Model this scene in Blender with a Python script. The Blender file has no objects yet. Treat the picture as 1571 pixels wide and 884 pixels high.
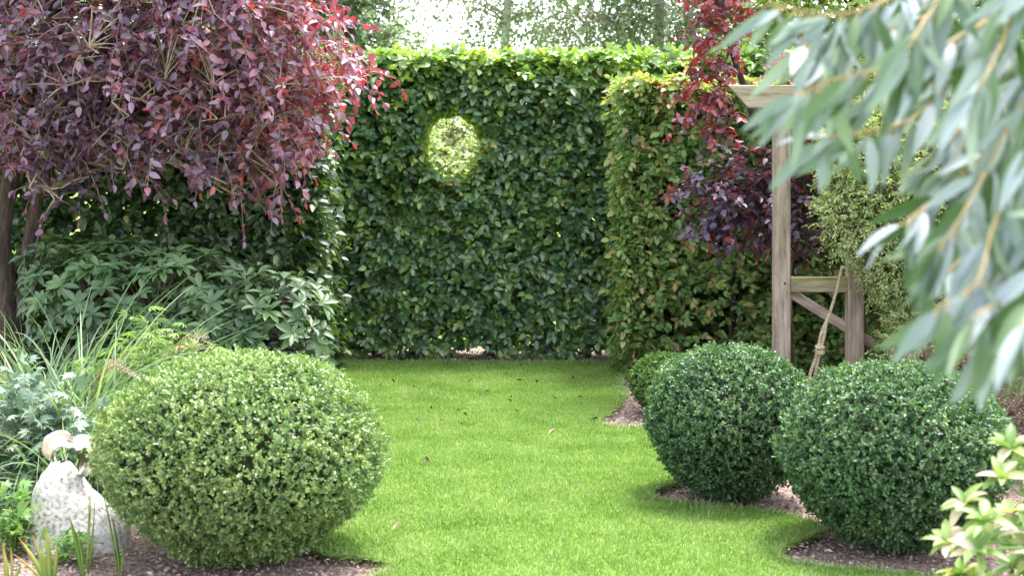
import bpy, math
import numpy as np
from mathutils.geometry import tessellate_polygon
from mathutils import Vector, noise as mnoise
R = math.radians
sc = bpy.context.scene
COL = sc.collection

# ------------------------------------------------------------------ camera, sky, sun, exposure
EYE = 1.6
F = 2182.0           # focal length in photo pixels (photo 1571 wide)
cam_d = bpy.data.cameras.new('camera')
cam = bpy.data.objects.new('camera', cam_d); COL.objects.link(cam)
cam.location = (0, 0, EYE); cam.rotation_euler = (R(90), 0, 0)
cam_d.sensor_width = 36; cam_d.lens = F / 1571 * 36
cam_d.shift_y = -(442 - 240) / 1571
cam_d.clip_start = 0.05; cam_d.clip_end = 1500
cam_d.dof.use_dof = True; cam_d.dof.focus_distance = 8.2; cam_d.dof.aperture_fstop = 3.9
sc.camera = cam

SUN = Vector((0.20, 0.26, 0.90)).normalized()
elev = math.asin(SUN.z); azim = math.atan2(SUN.x, SUN.y)
w = bpy.data.worlds.new('World'); sc.world = w; w.use_nodes = True
nt = w.node_tree; bg = nt.nodes['Background']
sky = nt.nodes.new('ShaderNodeTexSky'); sky.sky_type = 'NISHITA'; sky.sun_disc = False
sky.sun_elevation = elev; sky.sun_rotation = azim
sky.air_density = 1.0; sky.dust_density = 3.0; sky.ozone_density = 1.0
hsv = nt.nodes.new('ShaderNodeHueSaturation'); hsv.inputs['Saturation'].default_value = 0.40
hsv.inputs['Value'].default_value = 1.0
nt.links.new(sky.outputs[0], hsv.inputs['Color']); nt.links.new(hsv.outputs[0], bg.inputs['Color'])
bg.inputs['Strength'].default_value = 0.15
sl = bpy.data.lights.new('sun', 'SUN'); sl.energy = 1.3; sl.angle = R(13); sl.color = (1, .955, .88)
so = bpy.data.objects.new('sun', sl); COL.objects.link(so)
so.rotation_euler = SUN.to_track_quat('Z', 'Y').to_euler(); so.location = (4, 4, 12)
sc.view_settings.view_transform = 'Standard'; sc.view_settings.look = 'None'
sc.view_settings.gamma = 1; sc.view_settings.exposure = 2.55; sc.view_settings.use_curve_mapping = False
sc.render.engine = 'CYCLES'
cy = sc.cycles
cy.max_bounces = 6; cy.diffuse_bounces = 4; cy.glossy_bounces = 2; cy.transmission_bounces = 4
cy.transparent_max_bounces = 4; cy.use_denoising = True; cy.sample_clamp_indirect = 6

# ------------------------------------------------------------------ helpers
def P(px, py, d):                      # a place d metres away seen at that photo pixel
    return np.array([(px - 785.5) / F * d, d, EYE + (240 - py) / F * d])
def G(px, py):                         # a place on the ground
    return P(px, py, EYE * F / (py - 240))
def rs(seed): return np.random.default_rng(seed)
def nrm(a): return a / np.maximum(np.linalg.norm(a, axis=-1, keepdims=True), 1e-9)

class Acc:
    def __init__(s): s.V, s.T, s.Q, s.r, s.n = [], [], [], [], 0
    def add(s, V, T=None, Q=None, r=0.5):
        V = np.asarray(V, float).reshape(-1, 3)
        if T is not None and len(T): s.T.append(np.asarray(T, np.int64).reshape(-1, 3) + s.n)
        if Q is not None and len(Q): s.Q.append(np.asarray(Q, np.int64).reshape(-1, 4) + s.n)
        s.V.append(V); s.r.append(np.broadcast_to(np.asarray(r, float), (len(V),))); s.n += len(V)
    def build(s, name, mat, parent=None, smooth=True, **tags):
        me = bpy.data.meshes.new(name)
        V = np.concatenate(s.V); T = np.concatenate(s.T) if s.T else np.zeros((0, 3), int)
        Q = np.concatenate(s.Q) if s.Q else np.zeros((0, 4), int)
        loops = np.concatenate([T.ravel(), Q.ravel()]).astype(np.int32)
        nT, nQ = len(T), len(Q)
        starts = np.concatenate([np.arange(nT) * 3, nT * 3 + np.arange(nQ) * 4]).astype(np.int32)
        me.vertices.add(len(V)); me.vertices.foreach_set('co', V.astype(np.float32).ravel())
        me.loops.add(len(loops)); me.loops.foreach_set('vertex_index', loops)
        me.polygons.add(nT + nQ); me.polygons.foreach_set('loop_start', starts)
        me.polygons.foreach_set('use_smooth', np.full(nT + nQ, smooth))
        at = me.attributes.new('rnd', 'FLOAT', 'POINT'); at.data.foreach_set('value', np.concatenate(s.r).astype(np.float32))
        me.update(calc_edges=True)
        if mat: me.materials.append(mat)
        o = bpy.data.objects.new(name, me); COL.objects.link(o)
        if parent is not None:
            o.parent = parent; o.matrix_parent_inverse = parent.matrix_basis.inverted()
        for k, v in tags.items(): o[k] = v
        return o

def thing(name, label, cat, loc=(0, 0, 0), group=None):
    o = bpy.data.objects.new(name, None); COL.objects.link(o); o.location = tuple(float(v) for v in loc)
    o.empty_display_size = .1
    o['label'] = label; o['category'] = cat
    if group: o['group'] = group
    return o

# ---- leaf templates: (u along, v across, w lift), tris, quads
def T_ovate(fold=.12, droop=.12):
    us = [0, .22, .5, .78, 1]; V = [(u, 0, -droop * u * u) for u in us]
    for s in (1, -1):
        V += [(.14, .36 * s, fold * .7 - droop * .02), (.44, .5 * s, fold - droop * .2), (.76, .33 * s, fold * .7 - droop * .58)]
    T = [(0, 1, 5), (3, 4, 7), (0, 8, 1), (3, 10, 4)]; Q = [(1, 2, 6, 5), (2, 3, 7, 6), (1, 8, 9, 2), (2, 9, 10, 3)]
    return np.array(V, float), T, Q
def T_small(fold=.15):
    V = [(0, 0, 0), (.5, .5, fold), (1, 0, -.05), (.5, -.5, fold)]
    return np.array(V, float), [(0, 2, 1), (0, 3, 2)], []
def T_box(fold=.12):                     # broader, rounder box leaf
    V = [(0, 0, 0), (.3, .42, fold), (.75, .42, fold), (1, 0, -.05), (.75, -.42, fold), (.3, -.42, fold)]
    return np.array(V, float), [], [(0, 3, 2, 1), (0, 5, 4, 3)]
def T_lance(n=7, fold=.1, droop=.25, wp=1.0):
    V = []
    for i in range(n):
        u = i / (n - 1); wd = .5 * math.sin(math.pi * min(1, u ** wp)) ** .8 if 0 < i < n - 1 else 0.02
        z = -droop * u * u
        V += [(u, wd, z + fold * wd), (u, 0, z), (u, -wd, z + fold * wd)]
    Q = []
    for i in range(n - 1):
        a, b = i * 3, i * 3 + 3
        Q += [(a, a + 1, b + 1, b), (a + 1, a + 2, b + 2, b + 1)]
    return np.array(V, float), [], Q
def T_lobed(lobes=5, deep=.45, spread=110, droop=.15, lw=9):
    pts = [(0.0, 0.0)]
    for i in range(lobes):
        a = R(-spread + 2 * spread * i / (lobes - 1)); L = 1 - .35 * abs(i - (lobes - 1) / 2) / ((lobes - 1) / 2)
        for da, l in ((-lw, .62), (0, 1), (lw, .62)):
            pts.append((L * l * math.cos(a + R(da)), L * l * math.sin(a + R(da))))
        if i < lobes - 1:
            am = R(-spread + 2 * spread * (i + .5) / (lobes - 1)); pts.append((deep * .6 * math.cos(am), deep * .6 * math.sin(am)))
    V = [(x, y, -droop * (x * x + y * y)) for x, y in pts]
    T = [(0, i, i + 1) for i in range(1, len(V) - 1)]
    return np.array(V, float), T, []
def leaves(acc, tm, Pp, A, N, L, W, r):
    V, T, Q = tm; n = len(Pp); k = len(V)
    A = nrm(A); B = nrm(np.cross(N, A)); N2 = np.cross(A, B)
    L = np.broadcast_to(L, (n,))[:, None, None]; W = np.broadcast_to(W, (n,))[:, None, None]
    X = Pp[:, None] + L * V[None, :, 0:1] * A[:, None] + W * V[None, :, 1:2] * B[:, None] + L * V[None, :, 2:3] * N2[:, None]
    off = (np.arange(n) * k)[:, None, None]
    TT = (np.array(T)[None] + off).reshape(-1, 3) if len(T) else None
    QQ = (np.array(Q)[None] + off).reshape(-1, 4) if len(Q) else None
    acc.add(X.reshape(-1, 3), TT, QQ, np.repeat(np.broadcast_to(r, (n,)), k))

def tubes(acc, C, Rd, sides=5, r=.5, cap=False):   # C (n,m,3), Rd (n,m)
    C = np.asarray(C, float)
    if C.ndim == 2: C = C[None]
    n, m, _ = C.shape; Rd = np.broadcast_to(Rd, (n, m))
    t = nrm(np.gradient(C, axis=1))
    ref = np.where(np.abs(t[:, :1, 2:3]) > .8, np.array([1., .1, 0]), np.array([.05, 0, 1.]))
    ref = np.broadcast_to(ref, t.shape)
    u = nrm(np.cross(t, ref)); v = np.cross(t, u)
    a = np.arange(sides) * 2 * math.pi / sides
    X = C[:, :, None] + Rd[:, :, None, None] * (np.cos(a)[None, None, :, None] * u[:, :, None] + np.sin(a)[None, None, :, None] * v[:, :, None])
    i = np.arange(m - 1)[:, None] * sides; j = np.arange(sides)[None]; j2 = (j + 1) % sides
    q = np.stack([i + j, i + j2, i + sides + j2, i + sides + j], -1).reshape(-1, 4)
    QQ = (q[None] + (np.arange(n) * m * sides)[:, None, None]).reshape(-1, 4)
    T = None
    if cap:
        T = []
        for kk in range(n):
            b = kk * m * sides; e = b + (m - 1) * sides
            for s in range(1, sides - 1): T += [(b, b + s + 1, b + s), (e, e + s, e + s + 1)]
    acc.add(X.reshape(-1, 3), T, QQ, r)

def smooth_path(pts, n=12):
    pts = np.asarray(pts, float); k = len(pts)
    t = np.linspace(0, k - 1, n); i = np.minimum(t.astype(int), k - 2); f = (t - i)[:, None]
    p0 = pts[np.maximum(i - 1, 0)]; p1 = pts[i]; p2 = pts[i + 1]; p3 = pts[np.minimum(i + 2, k - 1)]
    return .5 * (2 * p1 + (p2 - p0) * f + (2 * p0 - 5 * p1 + 4 * p2 - p3) * f ** 2 + (3 * p1 - p0 - 3 * p2 + p3) * f ** 3)

def sprays(lf, wd, tm, S, D, tl, nl, L, W, g, rmax=.80, droop=.35, upw=.8, ang=.9, twr=.0022, out=None, jit=.35, r0=None, keep=None, sides=3):
    """N leafy twigs: S starts, D directions, nl leaves each."""
    n = len(S); D = nrm(D); tl = np.broadcast_to(tl, (n,))
    m = 5; t = np.linspace(0, 1, m)
    side = nrm(np.cross(D, np.array([0, 0, 1.]) + g.normal(0, .3, (n, 3))))
    bend = g.normal(0, .12, (n, 1, 1)) * side[:, None]
    def at(tt):     # tt (n,k)
        tt = tt[..., None]
        return S[:, None] + tl[:, None, None] * (D[:, None] * tt + bend * tt ** 2 + np.array([0, 0, -1.]) * droop * tt ** 2)
    if wd is not None: tubes(wd, at(np.broadcast_to(t, (n, m))), np.linspace(twr, twr * .4, m)[None], sides)
    tt = np.clip(np.linspace(.15, 1, nl)[None] + g.normal(0, .05, (n, nl)), .05, 1.0)
    pos = at(tt); tan = nrm(D[:, None] + 2 * bend * tt[..., None] + np.array([0, 0, -2.]) * droop * tt[..., None])
    sg = np.where(np.arange(nl) % 2, 1., -1.)[None, :, None]
    a = tan * .55 + side[:, None] * sg * ang + g.normal(0, jit, (n, nl, 3))
    a[:, -1] = tan[:, -1] + g.normal(0, jit * .6, (n, 3))
    nn = np.array([0, 0, 1.]) * upw + g.normal(0, .45, (n, nl, 3))
    if out is not None: nn = nn + out[:, None]
    pos = pos.reshape(-1, 3); a = a.reshape(-1, 3); nn = nn.reshape(-1, 3)
    s = g.uniform(.7, 1.15, len(pos))
    base = g.normal(0, .13, (n, 1)) if r0 is None else r0[:, None]
    rr = (np.clip(base + .5, 0, 1) + g.normal(0, .16, (n, nl))).reshape(-1)
    rr = np.where(g.random(len(pos)) < .005, 1.0, np.clip(rr, 0, rmax))
    if keep is not None:
        k = keep(pos + nrm(a) * (L * .6)); pos, a, nn, s, rr = pos[k], a[k], nn[k], s[k], rr[k]
    leaves(lf, tm, pos, a, nn, L * s, W * s * g.uniform(.85, 1.1, len(s)), rr)

# ---- materials
def newmat(name):
    m = bpy.data.materials.new(name); m.use_nodes = True; return m, m.node_tree, m.node_tree.nodes, m.node_tree.links
def ramp(nodes, stops):
    cr = nodes.new('ShaderNodeValToRGB').color_ramp
    while len(cr.elements) < len(stops): cr.elements.new(.5)
    for e, (p, c) in zip(cr.elements, stops): e.position = p; e.color = (*c, 1)
    return nodes[-1]
def leaf_mat(name, stops, trans=.3, tcol=(1.2, 1.3, .5), rough=.42, spec=.5, nscale=6, nmix=.35, coat=0):
    m, t, nd, lk = newmat(name); b = nd['Principled BSDF']; out = nd['Material Output']
    at = nd.new('ShaderNodeAttribute'); at.attribute_name = 'rnd'
    tc = nd.new('ShaderNodeTexCoord'); nz = nd.new('ShaderNodeTexNoise'); nz.inputs['Scale'].default_value = nscale
    nz.inputs['Detail'].default_value = 3; lk.new(tc.outputs['Object'], nz.inputs['Vector'])
    ma = nd.new('ShaderNodeMath'); ma.operation = 'MULTIPLY_ADD'; ma.inputs[1].default_value = nmix * 2; ma.inputs[2].default_value = -nmix
    lk.new(nz.outputs['Fac'], ma.inputs[0])
    ad = nd.new('ShaderNodeMath'); ad.operation = 'ADD'; ad.use_clamp = True
    lk.new(ma.outputs[0], ad.inputs[0]); lk.new(at.outputs['Fac'], ad.inputs[1])
    rp = ramp(nd, stops); lk.new(ad.outputs[0], rp.inputs[0])
    lk.new(rp.outputs[0], b.inputs['Base Color'])
    b.inputs['Roughness'].default_value = rough; b.inputs['Specular IOR Level'].default_value = spec
    if coat: b.inputs['Coat Weight'].default_value = coat; b.inputs['Coat Roughness'].default_value = .3
    tr = nd.new('ShaderNodeBsdfTranslucent'); mx = nd.new('ShaderNodeMix'); mx.data_type = 'RGBA'; mx.blend_type = 'MULTIPLY'
    mx.inputs[0].default_value = 1; lk.new(rp.outputs[0], mx.inputs[6]); mx.inputs[7].default_value = (*tcol, 1)
    lk.new(mx.outputs[2], tr.inputs['Color'])
    ms = nd.new('ShaderNodeMixShader'); ms.inputs[0].default_value = trans
    lk.new(b.outputs[0], ms.inputs[1]); lk.new(tr.outputs[0], ms.inputs[2]); lk.new(ms.outputs[0], out.inputs['Surface'])
    return m
def rough_mat(name, stops, scale=8, rough=.8, bump=.4, stretch=(1, 1, 1), spec=.3, metal=0, detail=6, use_rnd=0, dist=.01):
    m, t, nd, lk = newmat(name); b = nd['Principled BSDF']
    tc = nd.new('ShaderNodeTexCoord'); mp = nd.new('ShaderNodeMapping'); mp.inputs['Scale'].default_value = stretch
    nz = nd.new('ShaderNodeTexNoise'); nz.inputs['Scale'].default_value = scale; nz.inputs['Detail'].default_value = detail
    lk.new(tc.outputs['Object'], mp.inputs[0]); lk.new(mp.outputs[0], nz.inputs['Vector'])
    src = nz.outputs['Fac']
    if use_rnd:
        at = nd.new('ShaderNodeAttribute'); at.attribute_name = 'rnd'
        mx = nd.new('ShaderNodeMix'); mx.inputs[0].default_value = use_rnd
        lk.new(src, mx.inputs[2]); lk.new(at.outputs['Fac'], mx.inputs[3]); src = mx.outputs[0]
    rp = ramp(nd, stops); lk.new(src, rp.inputs[0]); lk.new(rp.outputs[0], b.inputs['Base Color'])
    b.inputs['Roughness'].default_value = rough; b.inputs['Specular IOR Level'].default_value = spec; b.inputs['Metallic'].default_value = metal
    if bump:
        bp = nd.new('ShaderNodeBump'); bp.inputs['Strength'].default_value = bump; bp.inputs['Distance'].default_value = dist
        lk.new(nz.outputs['Fac'], bp.inputs['Height']); lk.new(bp.outputs[0], b.inputs['Normal'])
    return m

M = {}
M['hedge'] = leaf_mat('hornbeam_leaf', [(0, (.035, .08, .04)), (.3, (.07, .145, .07)), (.55, (.115, .22, .085)), (.8, (.20, .32, .08)), (.93, (.36, .48, .10)), (1, (.52, .42, .18))], trans=.33, tcol=(1.9, 1.9, .6), rough=.37, spec=1.0)
M['hedge_r'] = leaf_mat('hornbeam_leaf_autumnal', [(0, (.06, .11, .045)), (.3, (.12, .22, .075)), (.55, (.20, .33, .10)), (.70, (.34, .45, .14)), (.80, (.42, .36, .17)), (.92, (.38, .20, .13)), (1, (.36, .17, .12))], trans=.34, tcol=(1.7, 1.6, .6), rough=.46, spec=.5)
M['hedge_l'] = leaf_mat('hornbeam_leaf_shaded', [(0, (.018, .042, .02)), (.3, (.035, .078, .034)), (.55, (.06, .12, .045)), (.8, (.12, .20, .055)), (.93, (.28, .38, .09)), (1, (.45, .36, .15))], trans=.33, tcol=(1.9, 1.9, .6), rough=.37, spec=1.0)  # hornbeam leaf colours darkened to stand for shade under the purple tree
M['purple'] = leaf_mat('purple_leaf', [(0, (.035, .016, .038)), (.35, (.10, .052, .11)), (.6, (.23, .135, .24)), (.74, (.28, .13, .19)), (.84, (.27, .06, .08)), (.92, (.32, .05, .05)), (.97, (.34, .045, .035)), (1, (.45, .07, .03))], trans=.22, tcol=(3.4, .6, .5), rough=.42, spec=.9, coat=.2)
M['purple2'] = leaf_mat('purple_smoky_leaf', [(0, (.045, .035, .065)), (.4, (.08, .06, .12)), (.65, (.13, .08, .13)), (.8, (.26, .05, .06)), (1, (.34, .06, .05))], trans=.22, tcol=(3.2, .6, .5), rough=.45, spec=.8)
M['rhodo'] = leaf_mat('rhododendron_leaf', [(0, (.045, .085, .035)), (.5, (.08, .145, .058)), (.9, (.13, .21, .07)), (.97, (.2, .28, .06)), (1, (.5, .30, .05))], trans=.15, tcol=(1.6, 1.8, .5), rough=.42, spec=.5)
M['box_light'] = leaf_mat('box_leaf_light', [(0, (.08, .155, .05)), (.35, (.16, .262, .09)), (.7, (.28, .38, .135)), (1, (.50, .56, .26))], trans=.27, tcol=(1.4, 1.5, .6), rough=.38, spec=.8)
M['box_dark'] = leaf_mat('box_leaf_dark', [(0, (.035, .09, .045)), (.4, (.08, .158, .07)), (.75, (.14, .225, .10)), (1, (.28, .36, .19))], trans=.25, tcol=(1.4, 1.7, .6), rough=.42, spec=.6)
M['box_mid'] = leaf_mat('box_leaf_mid', [(0, (.06, .13, .03)), (.5, (.11, .22, .045)), (1, (.2, .32, .08))], trans=.28, tcol=(1.4, 1.6, .5), rough=.4, spec=.5)
M['euc'] = leaf_mat('eucalyptus_leaf', [(0, (.06, .12, .035)), (.3, (.10, .165, .07)), (.5, (.17, .225, .215)), (.75, (.29, .34, .375)), (1, (.42, .46, .52))], trans=.16, tcol=(.9, 1.25, .5), rough=.5, spec=.45, nmix=.1)
M['birch'] = leaf_mat('birch_leaf', [(0, (.10, .15, .08)), (.5, (.17, .23, .13)), (1, (.3, .34, .2))], trans=.4, tcol=(1.5, 1.6, .9), rough=.45)
M['grey_tree'] = leaf_mat('grey_green_leaf', [(0, (.08, .14, .075)), (.5, (.15, .22, .125)), (1, (.27, .33, .18))], trans=.3, tcol=(1.4, 1.5, .7))
M['lime'] = leaf_mat('lime_leaf', [(0, (.12, .2, .04)), (.5, (.23, .33, .07)), (1, (.42, .46, .14))], trans=.42, tcol=(1.5, 1.5, .6), rough=.5)
M['feather'] = leaf_mat('feathery_leaf', [(0, (.23, .33, .13)), (.5, (.40, .49, .23)), (1, (.60, .65, .40))], trans=.35, tcol=(1.4, 1.4, .6), rough=.5)
M['pink'] = leaf_mat('pink_edged_leaf', [(0, (.05, .028, .028)), (.45, (.10, .05, .05)), (.6, (.12, .16, .05)), (.8, (.5, .33, .34)), (1, (.72, .58, .58))], trans=.25, tcol=(1.2, 1, .8), rough=.5, nmix=.15)
M['varieg'] = leaf_mat('cream_green_leaf', [(0, (.10, .19, .045)), (.45, (.17, .28, .06)), (.66, (.27, .35, .11)), (.8, (.46, .41, .28)), (1, (.52, .42, .36))], trans=.3, tcol=(1.2, 1.25, .6), rough=.42, nmix=.12)
M['silver'] = leaf_mat('silver_leaf', [(0, (.08, .15, .09)), (.4, (.15, .23, .16)), (.8, (.26, .33, .27)), (1, (.36, .40, .3))], trans=.25, tcol=(1.1, 1.3, .7), rough=.5, spec=.6)
M['pale'] = leaf_mat('pale_cut_leaf', [(0, (.10, .19, .05)), (.5, (.22, .34, .09)), (.85, (.36, .44, .16)), (1, (.58, .5, .3))], trans=.35, tcol=(1.4, 1.5, .5), rough=.5)
M['herb'] = leaf_mat('herb_leaf', [(0, (.06, .14, .03)), (.5, (.13, .26, .06)), (1, (.28, .38, .10))], trans=.33, tcol=(1.4, 1.6, .5), rough=.5)
M['blade'] = leaf_mat('grass_blade_leaf', [(0, (.07, .14, .06)), (.5, (.16, .26, .12)), (.9, (.34, .42, .26)), (1, (.42, .42, .28))], trans=.3, tcol=(1.3, 1.4, .6), rough=.45)
M['iris'] = leaf_mat('iris_leaf', [(0, (.10, .2, .04)), (.5, (.22, .35, .07)), (.8, (.45, .42, .12)), (1, (.55, .25, .10))], trans=.3, tcol=(1.3, 1.4, .5), rough=.45, nscale=9, nmix=.3)
M['bronze_leaf'] = leaf_mat('bronze_pink_leaf', [(0, (.16, .10, .07)), (.5, (.26, .17, .12)), (1, (.4, .3, .2))], trans=.35, tcol=(1.4, 1, .7), rough=.5)
M['lawnblade'] = leaf_mat('lawn_blade', [(0, (.075, .16, .025)), (.3, (.145, .265, .048)), (.6, (.225, .34, .09)), (.85, (.32, .40, .19)), (1, (.46, .48, .31))], trans=.4, tcol=(1.25, 1.3, .6), rough=.55, spec=.3, nscale=3.2, nmix=.42)
M['lawn'] = rough_mat('lawn_turf', [(.3, (.09, .17, .03)), (.5, (.14, .235, .05)), (.7, (.22, .29, .10))], scale=26, rough=.9, bump=.5, spec=.1)
M['meadow'] = rough_mat('ground_grass', [(.3, (.10, .19, .03)), (.5, (.15, .25, .045)), (.7, (.20, .29, .06))], scale=3, rough=.9, bump=0, spec=.1)
M['soil'] = rough_mat('bark_soil', [(.3, (.10, .065, .055)), (.46, (.22, .16, .14)), (.58, (.33, .25, .22)), (.75, (.46, .37, .33))], scale=60, rough=.95, bump=1.0, spec=.1, dist=.02)
M['chip'] = rough_mat('bark_chip', [(.1, (.07, .042, .034)), (.4, (.22, .15, .13)), (.7, (.42, .32, .28)), (1, (.62, .53, .47))], scale=40, rough=.9, bump=.2, use_rnd=.8)
M['edge'] = rough_mat('cut_turf_edge', [(.3, (.03, .022, .014)), (.6, (.09, .07, .035)), (.8, (.14, .16, .04))], scale=50, rough=.95, bump=.6)
M['bark'] = rough_mat('bark', [(.3, (.05, .038, .030)), (.55, (.13, .10, .085)), (.8, (.22, .18, .15))], scale=14, rough=.9, bump=.7, stretch=(3, 3, .6), dist=.02)
M['barkdark'] = rough_mat('dark_bark', [(.3, (.03, .022, .017)), (.55, (.07, .052, .042)), (.8, (.12, .095, .08))], scale=14, rough=.9, bump=.7, stretch=(3, 3, .6), dist=.02)
M['twig'] = rough_mat('pale_twig', [(.3, (.20, .15, .11)), (.7, (.46, .39, .31))], scale=20, rough=.7, bump=.1)
M['darktwig'] = rough_mat('brown_twig', [(.3, (.045, .028, .02)), (.7, (.15, .10, .075))], scale=20, rough=.85, bump=.1)
M['euctwig'] = rough_mat('eucalyptus_twig', [(.3, (.30, .22, .08)), (.7, (.52, .36, .18))], scale=12, rough=.6, bump=.1)
M['birchbark'] = rough_mat('birch_bark', [(.35, (.12, .10, .09)), (.5, (.6, .57, .52))], scale=9, rough=.7, bump=.3, stretch=(1, 1, 4))
M['rock'] = rough_mat('granite', [(.30, (.17, .15, .14)), (.40, (.46, .43, .40)), (.52, (.62, .59, .55)), (.72, (.72, .69, .65))], scale=60, rough=.9, bump=.6, detail=12, dist=.015, spec=.15)
M['metal'] = rough_mat('polished_champagne_metal', [(.3, (.80, .78, .73)), (.7, (.90, .89, .86))], scale=4, rough=.2, bump=.05, metal=1.0)
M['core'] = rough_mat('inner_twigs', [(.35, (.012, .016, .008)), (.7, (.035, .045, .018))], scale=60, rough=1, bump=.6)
M['rope'] = rough_mat('hemp_rope', [(.3, (.28, .22, .14)), (.6, (.48, .41, .29)), (.8, (.6, .54, .42))], scale=70, rough=.95, bump=.6, dist=.004)
M['deadleaf'] = rough_mat('dead_leaf', [(.2, (.04, .018, .015)), (.5, (.12, .06, .035)), (.9, (.34, .26, .17))], scale=6, rough=.7, bump=.1, use_rnd=.85)
# weathered timber with grain and green algae on upward parts
def wood_mat():
    m, t, nd, lk = newmat('weathered_timber'); b = nd['Principled BSDF']
    tc = nd.new('ShaderNodeTexCoord'); mp = nd.new('ShaderNodeMapping'); mp.inputs['Scale'].default_value = (1, 1, 1)
    lk.new(tc.outputs['UV'], mp.inputs[0])
    mp.inputs['Scale'].default_value = (60, 2.2, 1)
    nz = nd.new('ShaderNodeTexNoise'); nz.inputs['Scale'].default_value = 1; nz.inputs['Detail'].default_value = 6; nz.inputs['Distortion'].default_value = .4
    lk.new(mp.outputs[0], nz.inputs['Vector'])
    rp = ramp(nd, [(.3, (.25, .185, .16)), (.5, (.35, .27, .238)), (.68, (.42, .34, .305))]); lk.new(nz.outputs['Fac'], rp.inputs[0])
    n2 = nd.new('ShaderNodeTexNoise'); n2.inputs['Scale'].default_value = 9; n2.inputs['Detail'].default_value = 5; lk.new(tc.outputs['Object'], n2.inputs['Vector'])
    at = nd.new('ShaderNodeAttribute'); at.attribute_name = 'rnd'
    mu = nd.new('ShaderNodeMath'); mu.operation = 'MULTIPLY'; lk.new(at.outputs['Fac'], mu.inputs[0]); lk.new(n2.outputs['Fac'], mu.inputs[1])
    mm = nd.new('ShaderNodeMath'); mm.operation = 'MULTIPLY'; mm.use_clamp = True; mm.inputs[1].default_value = 1.7; lk.new(mu.outputs[0], mm.inputs[0])
    mx = nd.new('ShaderNodeMix'); mx.data_type = 'RGBA'; lk.new(mm.outputs[0], mx.inputs[0]); lk.new(rp.outputs[0], mx.inputs[6]); mx.inputs[7].default_value = (.24, .25, .07, 1)
    n3 = nd.new('ShaderNodeTexNoise'); n3.inputs['Scale'].default_value = 1.0; n3.inputs['Detail'].default_value = 8; n3.inputs['Roughness'].default_value = .7
    mp3 = nd.new('ShaderNodeMapping'); mp3.inputs['Scale'].default_value = (22, 3.5, 1); lk.new(tc.outputs['UV'], mp3.inputs[0]); lk.new(mp3.outputs[0], n3.inputs['Vector'])
    r3 = ramp(nd, [(.38, (.42, .40, .38)), (.55, (1, 1, 1))]); lk.new(n3.outputs['Fac'], r3.inputs[0])
    m3 = nd.new('ShaderNodeMix'); m3.data_type = 'RGBA'; m3.blend_type = 'MULTIPLY'; m3.inputs[0].default_value = .75; lk.new(mx.outputs[2], m3.inputs[6]); lk.new(r3.outputs[0], m3.inputs[7])
    lk.new(m3.outputs[2], b.inputs['Base Color']); b.inputs['Roughness'].default_value = .8; b.inputs['Specular IOR Level'].default_value = .25
    bp = nd.new('ShaderNodeBump'); bp.inputs['Strength'].default_value = .5; bp.inputs['Distance'].default_value = .004
    lk.new(nz.outputs['Fac'], bp.inputs['Height']); lk.new(bp.outputs[0], b.inputs['Normal'])
    return m
M['wood'] = wood_mat()

# ------------------------------------------------------------------ ground, beds, lawn
def sheet(name, x0, x1, y0, y1, z, mat, nx=1, ny=1, amp=0, **tags):
    xs = np.linspace(x0, x1, nx + 1); ys = np.linspace(y0, y1, ny + 1)
    X, Y = np.meshgrid(xs, ys); Z = np.full_like(X, z)
    if amp:
        for i in range(X.shape[0]):
            for j in range(X.shape[1]):
                v = Vector((X[i, j], Y[i, j], 0)); Z[i, j] += amp * (mnoise.noise(v * 3) + .6 * mnoise.noise(v * 14) - .4)
    i, j = np.meshgrid(np.arange(ny), np.arange(nx), indexing='ij'); a = (i * (nx + 1) + j).ravel()
    ac = Acc(); ac.add(np.stack([X, Y, Z], -1), None, np.stack([a, a + 1, a + nx + 2, a + nx + 1], -1))
    return ac.build(name, mat, None, **tags)
sheet('ground', -400, 400, -300, 700, -.06, M['meadow'], kind='structure')
sheet('soil_bed', -5.5, 5.5, 1.0, 11.9, 0, M['soil'], 200, 200, .012, kind='structure')

lawn_px = [(470, 552), (700, 554), (940, 556), (953, 585), (958, 603), (950, 618), (938, 630), (917, 645), (922, 651), (950, 654), (985, 656),
           (1020, 660), (1050, 680), (1062, 705), (1058, 728), (1040, 738), (1010, 746), (996, 758), (1004, 765), (1050, 770), (1110, 776),
           (1180, 784), (1235, 796), (1262, 812), (1240, 822), (1212, 832), (1194, 846), (1200, 857), (1250, 866), (1340, 874), (1440, 884),
           (1560, 905), (1700, 960), (1750, 1200), (1500, 1500), (785, 1600), (520, 1500), (420, 1150), (470, 960), (545, 898), (585, 880),
           (606, 868), (585, 859), (540, 853), (490, 846), (430, 800), (420, 720), (430, 640), (455, 590)]
lawn_xy = np.array([P(a, b, (EYE - .032) * F / (b - 240))[:2] for a, b in lawn_px])
def resample(poly, step=.06):
    g = rs(5); out = []
    n = len(poly); dense = smooth_path(np.vstack([poly, poly[:1]]), n * 6)[:-1]
    for i in range(len(dense)):
        a, b = dense[i], dense[(i + 1) % len(dense)]; k = max(1, int(np.linalg.norm(b - a) / step))
        for s in range(k):
            out.append(a + (b - a) * s / k + g.normal(0, .004, 2))
    return np.array(out)
lawn_o = resample(lawn_xy)
LZ = .022
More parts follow.
